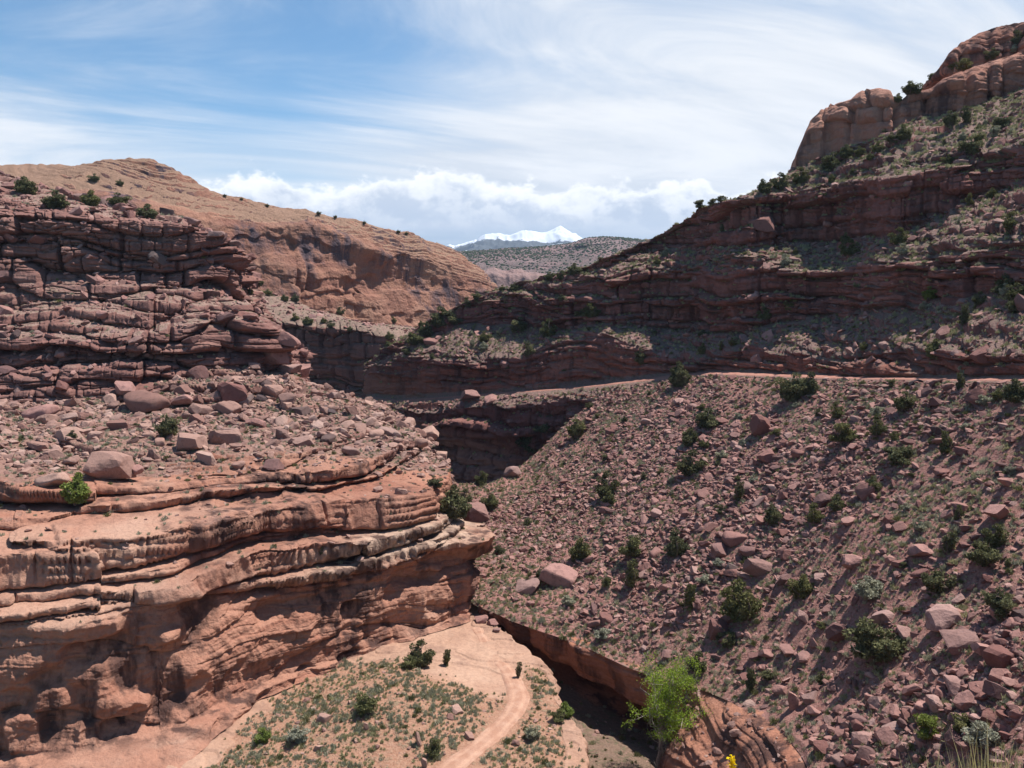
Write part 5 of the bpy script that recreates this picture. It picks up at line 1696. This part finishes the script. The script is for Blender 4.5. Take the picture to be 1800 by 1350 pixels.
    (97, 366, 32, 1.4, R_, 'j', 'grey-green juniper second along the top of the left bluff'),
    (160, 362, 28, 1.3, R_, 'y', 'olive juniper in the middle of the row on the left bluff'),
    (206, 366, 26, 1.5, R_, 'j', 'dark spreading juniper fourth along the top of the left bluff'),
    (258, 384, 26, 1.5, R_, 'j', 'rightmost dark juniper of the row on the left bluff'),
    (166, 320, 14, 1.3, R_, 'j', 'small dark juniper on the slickrock above the bluff'),
    (211, 327, 11, 1.2, R_, 'j', 'tiny juniper on the slickrock right of the small one'),
    (295, 770, 42, 1.0, R_, 'j', 'grey-green juniper in the middle of the left rubble'),
    (130, 884, 52, 1.0, R_, 'l', 'bright green bush below the large squared boulder'),
    (565, 975, 16, .8, Tl, 'j', 'small dark bush on the pale slab'),
    (736, 1172, 40, 1.1, R_, 'j', 'blue-green juniper at the top of the scrub bench'),
    (720, 1176, 22, 1.2, R_, 'y', 'yellowish bush left of the blue-green juniper'),
    (785, 1170, 28, .8, Tl, 'y', 'narrow olive bush right of the blue-green juniper'),
    (912, 1192, 28, .6, Tl, 'j', 'small upright bush standing on the dirt track'),
    (640, 1256, 36, 1.2, R_, 'y', 'dark olive bush in the middle of the scrub bench'),
    (995, 1260, 28, 1.1, R_, 'l', 'fresh green bush on the lip of the slot canyon'),
    (980, 1268, 20, 1.3, S2, 'y', 'olive bush left of the fresh green one on the slot lip'),
    (765, 1330, 30, 1.0, R_, 'y', 'dark bush by an upright stone at the bottom of the bench'),
    (935, 1300, 26, 1.1, R_, 's', 'grey-green bush right of the dirt track'),
    (463, 1306, 26, 1.1, R_, 'l', 'green bush at the left end of the scrub bench'),
    (520, 1306, 30, 1.2, R_, 's', 'blue-grey bush at the left of the scrub bench'),
    (455, 503, 14, 1.2, R_, 'j', 'dark juniper on the pale rock left of the orange cliff'),
    (440, 517, 12, 1.1, R_, 'j', 'small juniper on the slope by the end of the left bluff'),
    (500, 530, 13, 1.3, R_, 'j', 'left juniper of a pair under the grey slabs'),
    (518, 531, 15, 1.1, R_, 'j', 'right juniper of a pair under the grey slabs'),
    (470, 520, 12, 1.5, R_, 'y', 'olive bush on the orange rubble by the grey slabs'),
    (541, 571, 15, 1.6, R_, 'y', 'olive juniper on the brink of the dark ledges'),
    (518, 564, 12, 1.4, R_, 'y', 'bush left of the olive juniper on the dark ledges'),
    (568, 568, 10, 1.3, R_, 'y', 'small bush right of the olive juniper on the dark ledges'),
    (581, 577, 12, 1.3, R_, 'j', 'bush in the middle of the shelf under the orange cliff'),
    (616, 583, 10, 1.3, R_, 'j', 'small dark bush on the shelf under the orange cliff'),
    (684, 597, 14, 1.4, R_, 'j', 'round bush at the right end of the dark ledges'),
    (597, 553, 12, 1.3, R_, 'j', 'dark bush touching the foot of the orange cliff'),
    (691, 568, 10, 1.3, R_, 'y', 'light green bush at the foot of the orange cliff'),
    (740, 520 + 55, 12, 1.2, R_, 'j', 'small dark bush where the orange cliff meets the spur'),
]
LM = {'j': M_JUNIPER, 'y': M_YGREEN, 's': M_SAGE, 'l': None}
M_LIME = leaf_mat('fresh_green_foliage', (0.105, 0.140, 0.030), (0.245, 0.290, 0.085), 0.3)
LM['l'] = M_LIME
bpy.context.view_layer.update()
DG = bpy.context.evaluated_depsgraph_get()


def hit_terrain(px, py):
    """first landform met along a bearing, stones and plants ignored"""
    d = Vector((float(kx(px, py)), 1.0, float(kz(py)))).normalized()
    o = Vector((0, 0, 0))
    for _ in range(8):
        ok, loc, nor, _, ob, _ = SC.ray_cast(DG, o, d, distance=9000)
        if not ok: return None
        if ob.get('kind') == 'structure': return np.array(loc), np.array(nor)
        o = loc + d * 0.02
    return None


sty_idx = {0: [0, 4, 6], 1: [1, 5], 2: [2, 7], 3: [3]}
tall_taken = []
NPL = 0
for (px_, py_, hp, wd, st_i, cl_, lab) in JLIST:
    h = hit_terrain(px_, py_)
    tries = 0
    while (h is None or h[0][1] > 700) and tries < 10:
        tries += 1
        h = hit_terrain(px_, py_ + 3 * tries)
    if h is None: continue
    loc = h[0]
    hh = hp * loc[1] / FPX * 1.08
    if py_ > 880: hh *= 1.06
    kind = 'juniper' if cl_ == 'j' else 'shrub'
    if kind == 'shrub': lab = lab.replace('juniper', 'shrub')
    plant(kind, int(RNG.choice(sty_idx[st_i])), LM[cl_], loc + np.array([0, 0.1 * hh, -0.03 * hh]), hh, wd, label=lab, category=kind if kind == 'juniper' else 'bush')
    tall_taken.append((loc[0], loc[1], hh))
    NPL += 1

# smaller bushes between them
for tn, zone, n, dens, lo_, hi_ in (('talus_slope', 'talus', 85, None, .8, 1.7), ('right_mountainside', 'mountainside', 80, interp_par(PARA, [(0, 0), (3.9, .1), (4.2, 1), (4.8, 1), (5, .15), (6.2, 1), (6.8, 1), (7.1, .1), (8.2, 1), (9, 1), (9.3, 0), (11, 0)]), 1.0, 2.4),
                                     ('left_promontory', 'promontory', 24, interp_par(PARD, [(0, 0), (4.3, 0), (5, 1), (7, 1)]), .6, 1.2)):
    dd = smooth(TERRAIN[tn][1][..., 2], 0.4, 0.7) * (1.0 if dens is None else dens)
    Ps, _ = pick(tn, n, dd)
    sx, sy = project(Ps)
    for k in range(n):
        if not (0 < sx[k] < 1800 and 0 < sy[k] < 1350): continue
        hh = RNG.uniform(lo_, hi_)
        mat, tone = [(M_JUNIPER, 'dark green'), (M_YGREEN, 'olive'), (M_SAGE, 'grey-green')][int(RNG.integers(0, 3))]
        w_ = place_word(zone, sx[k], sy[k])
        plant('shrub', int(RNG.integers(0, 8)), mat, Ps[k] + np.array([0, 0, -0.03]), hh, RNG.uniform(.9, 1.4), label=f'small {tone} shrub on the {w_}', category='bush', group=f'small {tone} shrubs, {w_}')

# middling bushes nobody can tell apart, and low tussocks
SAGE = [sage_proto(400 + i, 120, r_, b_, 0.05) for i, (r_, b_) in enumerate([(.55, .34), (.5, .4), (.62, .3), (.5, .36)])]
TUFT = [sage_proto(420 + i, 34, .42, .46, 0.075) for i in range(6)]
SAGE_ME = {}


def sage_mesh(i, mat):
    if (i, mat.name) not in SAGE_ME:
        (V, F), t = SAGE[i]
        SAGE_ME[(i, mat.name)] = mesh_from('sagebrush', V, F, {'tint': t}, False, [mat])
    return SAGE_ME[(i, mat.name)]


SG = []
for zone, tn, n, dens, lo_, hi_ in (
        ('talus', 'talus_slope', 1500, None, .45, 1.15),
        ('promontory', 'left_promontory', 900, interp_par(PARD, [(0, 0), (1.9, 0), (2.2, .25), (3.9, .3), (4.2, .6), (4.6, 1), (7, 1)]), .35, .95),
        ('bench', 'bench', 620, SOB ** 2 * smooth(fbm(GB, 0.2, 3, 214), -.5, .3), .30, 1.1),
        ('mountainside', 'right_mountainside', 1200, interp_par(PARA, [(0, 0), (1, .4), (1.7, .8), (1.85, 0), (3, 0), (4, .4), (4.2, 1), (4.8, 1), (5, .1), (6.2, 1), (6.8, 1), (7.1, 0), (8.2, 1), (9, 1), (9.5, 0), (11, 0)]), .45, 1.3),
        ('bluff', 'left_bluff', 170, None, .4, 1.1),
        ('canyon floor', 'slot_canyon', 90, FLS, .4, 1.2),
        ('shelf', 'mid_cliff', 150, None, .6, 1.6)):
    G_, N_, S_ = TERRAIN[tn]
    dd = smooth(N_[..., 2], 0.55, 0.8) * (1.0 if dens is None else dens)
    Pq, Nq = pick(tn, n, dd)
    SG.append((zone, Pq, RNG.uniform(lo_, hi_, n) ** 1.0))
Pq = np.concatenate([a[1] for a in SG]); sq = np.concatenate([a[2] for a in SG]); zq = np.array(sum([[a[0]] * len(a[1]) for a in SG], []))
kp = off_track(Pq) > 1.8
Pq, sq, zq = Pq[kp], sq[kp], zq[kp]
px, py = project(Pq)
vis = (px > -40) & (px < 1840) & (py > 0) & (py < 1380) & (Pq[:, 1] > 20)
szp = np.where(vis, sq / np.linalg.norm(Pq, axis=1) * FPX, 0)
solo_s = []
for i in np.argsort(-szp):
    if len(solo_s) >= 300 or szp[i] <= 0: break
    v = Pq[i] + np.array([0, 0, sq[i] * 0.5]); L = np.linalg.norm(v)
    ok, *_ = SC.ray_cast(DG, Vector((0, 0, 0)), Vector(v / L), distance=L - 1.0)
    if not ok: solo_s.append(i)
for i in solo_s:
    mat = [M_SAGE, M_SAGE, M_YGREEN, M_YGREEN, M_GRASS][int(RNG.integers(0, 5))]
    tone = {'sage_foliage': 'grey-green', 'yellow_green_foliage': 'olive', 'dry_grass_blades': 'yellowish dry'}[mat.name]
    o = link('sagebrush', sage_mesh(int(RNG.integers(0, 4)), mat), None, category='bush')
    o.location = Pq[i]; o.scale = (sq[i],) * 3; o.rotation_euler = (0, 0, RNG.uniform(0, 6.28))
    w_ = place_word(zq[i], px[i], py[i])
    o['label'] = f'low {tone} tussock on the {w_}'
    o['group'] = f'low {tone} tussocks, {w_}'
rest_s = np.ones(len(Pq), bool); rest_s[solo_s] = False


SCR = Heap()


def scrub_stuff(P, s, protos, mat, name, label):
    V, F, t = merge([p[0] for p in protos], P, rot_batch(len(P), RNG, 0.08), s, RNG)
    t = np.clip(t * 0.6 + RNG.random(len(t)) * 0.4, 0, 1)
    SCR.add(V, F, t, mat)


ri = np.where(rest_s)[0]
BUSHY = [sage_proto(440 + i, 60, .5, .42, 0.07) for i in range(4)]
for q_, mat in enumerate((M_SAGE, M_YGREEN)):
    sel = ri[q_::2]
    scrub_stuff(Pq[sel], sq[sel] * 1.1, BUSHY, mat, 'scrub', 'low grey-green desert scrub dotted over the slopes')
for tn, n, dens, lo_, hi_, mat in (
        ('talus_slope', 7000, 0.35 + smooth(fbm(TERRAIN['talus_slope'][0], 0.08, 3, 211), -.2, .4), .3, .8, M_GRASS),
        ('talus_slope', 6500, 0.35 + smooth(fbm(TERRAIN['talus_slope'][0], 0.08, 3, 212), -.2, .4), .3, .8, M_SAGE),
        ('right_mountainside', 10000, interp_par(PARA, [(0, 0), (1, .4), (1.7, .6), (1.85, 0), (3, 0), (4, .3), (4.2, 1), (4.8, 1), (5, .1), (6.2, 1), (6.8, 1), (7.1, 0), (8.2, 1.4), (9, 1.4), (9.5, 0), (11, 0)]), .45, 1.2, M_GRASS),
        ('left_promontory', 4200, interp_par(PARD, [(0, 0), (1.9, 0), (2.2, .1), (4, .15), (4.4, .8), (5, 1), (7, 1)]), .3, .85, M_SAGE),
        ('bench', 5200, SOB * smooth(fbm(GB, 0.25, 3, 215), -.45, .4), .16, .62, M_GRASS),
        ('bench', 3600, SOB * smooth(fbm(GB, 0.3, 3, 216), -.4, .4), .2, .85, M_SAGE),
        ('slot_canyon', 500, FLS * (0.2 + smooth(PARS, 12.6, 13.4)[None]), .25, .8, M_YGREEN),
        ('left_bluff', 600, SOBL, .3, .7, M_SAGE),
        ('mid_cliff', 700, None, .4, 1.0, M_SAGE)):
    N_ = TERRAIN[tn][1]
    dd = smooth(N_[..., 2], 0.5, 0.75) * (1.0 if dens is None else dens)
    Pt, _ = pick(tn, n, dd)
    Pt = Pt[off_track(Pt) > 1.75]
    if tn == 'right_mountainside':
        pass
    st2 = RNG.uniform(lo_, hi_, len(Pt))
    scrub_stuff(Pt, st2, TUFT, mat, 'scrub', 'dry grass and tiny scrub between the stones')

SCR.build('scrub', 'dry grass and low desert scrub between the stones')
# far trees as specks on the mesa
Pm, _ = pick('mesa', 16000, interp_par(np.linspace(0, 6, TERRAIN['mesa'][0].shape[1]), [(0, .4), (2, .8), (3.5, 1.2), (5, 1.6), (6, 1)]) * (0.5 + smooth(fbm(TERRAIN['mesa'][0], 0.006, 3, 221), -.3, .4)))
Vt, Ft = ICO[1]
V, F, t = merge([(Vt * np.array([1, 1, .8]), Ft)], Pm, rot_batch(len(Pm), RNG, .1), RNG.uniform(1.6, 3.6, len(Pm)), RNG)
link('far_woodland', mesh_from('far_woodland', V, F, {'tint': t}, True, [M_FARTREE]), kind='stuff', label='dark pinyon and juniper woodland speckling the far mesa')
# a few bushes on the crest of the orange cliff
for (px_, py_, hp) in ((590, 384, 6), (640, 394, 6), (560, 378, 7), (470, 364, 6), (700, 410, 6), (715, 413, 6), (425, 352, 5), (395, 346, 5)):
    h = None
    for dy in range(0, 12, 2):
        h = hit_terrain(px_, py_ + dy)
        if h is not None and h[0][1] < 700: break
        h = None
    if h is None: continue
    plant('juniper', 0, M_JUNIPER, h[0], hp * h[0][1] / FPX, 1.3, label='tiny dark juniper on the crest of the orange cliff', category='juniper', group='tiny junipers on the crest of the orange cliff')


# ---- the cottonwood in the slot
def cottonwood():
    h = hit_terrain(1160, 1345)
    r = np.random.default_rng(77)
    base = at(1160, 1352, 86.0)
    base[2] = -57.2
    best = TERRAIN['slot_canyon'][0].reshape(-1, 3)
    dd = np.hypot(best[:, 0] - base[0], best[:, 1] - base[1])
    base[2] = best[np.argsort(dd)[:6], 2].mean()
    top = at(1165, 1140, 86.0)
    Ht = top[2] - base[2]
    e = link('cottonwood_tree', None, None, label='bright green cottonwood tree with a bare lower trunk, growing out of the slot canyon', category='tree')
    e.location = base
    wood, leaves, tl = [], [], []
    trunk = limb([0, 0, -0.3], [0.25, 0, Ht * 0.55], r, 7, 0.02)
    wood.append(tube(trunk, np.linspace(0.30, 0.13, 7), 8))
    wr = Ht * 0.265
    tips = []
    for k in range(32):
        a = r.uniform(0, 2 * math.pi)
        t0 = r.uniform(0.45, 1.0)
        p0 = trunk[0] * (1 - t0) + trunk[-1] * t0
        rad = wr * r.uniform(0.25, 1.08)
        hh = Ht * r.uniform(0.46, 0.98) * (1 - 0.10 * (rad / wr) ** 2)
        p1 = np.array([0.25 + rad * math.cos(a), rad * math.sin(a), hh])
        L = limb(p0, p1, r, 6, 0.06)
        wood.append(tube(L, np.linspace(0.085, 0.018, 6), 5))
        for q in range(7):
            t1 = r.uniform(0.35, 1)
            s0 = L[0] * (1 - t1) + L[-1] * t1
            s1 = s0 + np.array([r.normal(0, .75), r.normal(0, .75), r.uniform(-.1, .9)])
            wood.append(tube(limb(s0, s1, r, 3, .08), [0.022, 0.014, 0.006], 4))
            tips += [s1, (s0 + s1) / 2]
    for tp in tips:
        n = 38
        C = tp + r.normal(size=(n, 3)) * np.array([.30, .30, .22])
        leaves.append(C); tl.append(np.clip(r.uniform(.1, .9) + r.normal(0, .2, n), 0, 1))
    C = np.concatenate(leaves); tcol = np.concatenate(tl)
    ok = C[:, 2] > Ht * 0.40
    C, tcol = C[ok], tcol[ok]
    # bare twigs round the lower trunk
    for k in range(70):
        z0 = r.uniform(0.06, 0.46) * Ht
        a = r.uniform(0, 2 * math.pi); ln = r.uniform(0.5, 1.5) * (0.4 + z0 / (0.46 * Ht))
        p0 = np.array([0.1, 0, z0]); p1 = p0 + np.array([ln * math.cos(a), ln * math.sin(a), r.uniform(-.1, 0.8)])
        L = limb(p0, p1, r, 4, .12)
        wood.append(tube(L, np.linspace(0.045, 0.012, 4), 4))
        for q in range(3):
            s0 = L[r.integers(1, 4)]
            wood.append(tube(limb(s0, s0 + r.normal(size=3) * .4, r, 3, .1), [0.014, 0.010, 0.004], 3) if False else tube(limb(s0, s0 + r.normal(size=3) * .4, r, 3, .1), [0.014, 0.010, 0.004], 4))
    wv, wf = join(wood)
    link('trunk', mesh_from('trunk', wv, wf, None, True, [M_CBARK]), e)
    lv, lf_ = leaf_quads(C, 0.115, r, 1.25, 0.0)
    link('crown', mesh_from('crown', lv, lf_, {'tint': np.repeat(tcol, 4)}, False, [M_COTTON]), e)


cottonwood()


# ---- at the photographer's feet: a tussock of straw and one yellow flower
def straw():
    r = np.random.default_rng(88)
    base = at(1765, 1400, 4.2)
    V, F, T = [], [], []
    for i in range(620):
        b = np.array([r.normal(0, .17), r.normal(0, .12), -0.75])
        tip = b + np.array([r.normal(0, .13), r.normal(0, .12), r.uniform(.82, 1.08) - abs(b[0]) * 0.8])
        w = 0.0055
        s_ = np.array([1, .2, 0]) * w
        m_ = (b + tip) / 2 + np.array([r.normal(0, .02), r.normal(0, .02), .03])
        k = len(V)
        V += [b - s_, b + s_, m_ + s_, m_ - s_, tip]
        F += [[k, k + 1, k + 2], [k, k + 2, k + 3], [k + 3, k + 2, k + 4]]
        T += [r.random()] * 5
    o = link('dry_grass_tussock', mesh_from('dry_grass_tussock', np.array(V), np.array(F), {'tint': np.array(T)}, False, [M_STRAW]), None,
             label='straw-coloured grass tussock in the bottom right corner, close to the camera', category='grass tussock')
    o.location = base


straw()


def flower():
    r = np.random.default_rng(89)
    top = at(1288, 1338, 4.0)
    e = link('yellow_flower', None, None, label='single yellow flower spike at the bottom edge in front of the rock wall', category='flower')
    e.location = top + np.array([0, 0, -0.55])
    wv, wf = tube(limb([0, 0, -.4], [0, 0, .56], r, 6, .01), np.linspace(.004, .002, 6), 5)
    link('stem', mesh_from('stem', wv, wf, None, True, [M_YGREEN]), e)
    C = np.stack([r.normal(0, .010, 90), r.normal(0, .010, 90), r.uniform(.50, .575, 90)], -1)
    lv, lf_ = leaf_quads(C, 0.013, r, 1.4, .5)
    link('blossom', mesh_from('blossom', lv, lf_, {'tint': r.random(len(lv))}, False, [M_PETAL]), e)


flower()
# ---------------------------------------------------------------- air
def haze():
    bm = bmesh.new()
    bmesh.ops.create_cube(bm, size=1.0)
    me = bpy.data.meshes.new('haze')
    bm.to_mesh(me); bm.free()
    m = bpy.data.materials.new('haze_air')
    m.use_nodes = True
    g = Graph(m.node_tree)
    v = g.node('ShaderNodeVolumePrincipled')
    v.inputs['Color'].default_value = (0.58, 0.74, 1.0, 1)
    v.inputs['Density'].default_value = 4.5e-5
    v.inputs['Anisotropy'].default_value = 0.1
    o = g.node('ShaderNodeOutputMaterial')
    g.put(o.inputs['Volume'], v.outputs[0])
    me.materials.append(m)
    ob = link('haze', me, kind='stuff', label='thin blue air between the canyon and the far mountains')
    z0, z1 = -70.0, 760.0
    ob.scale = (13400, 11400, z1 - z0)
    ob.location = (0, 5400, 0.5 * (z0 + z1))


haze()
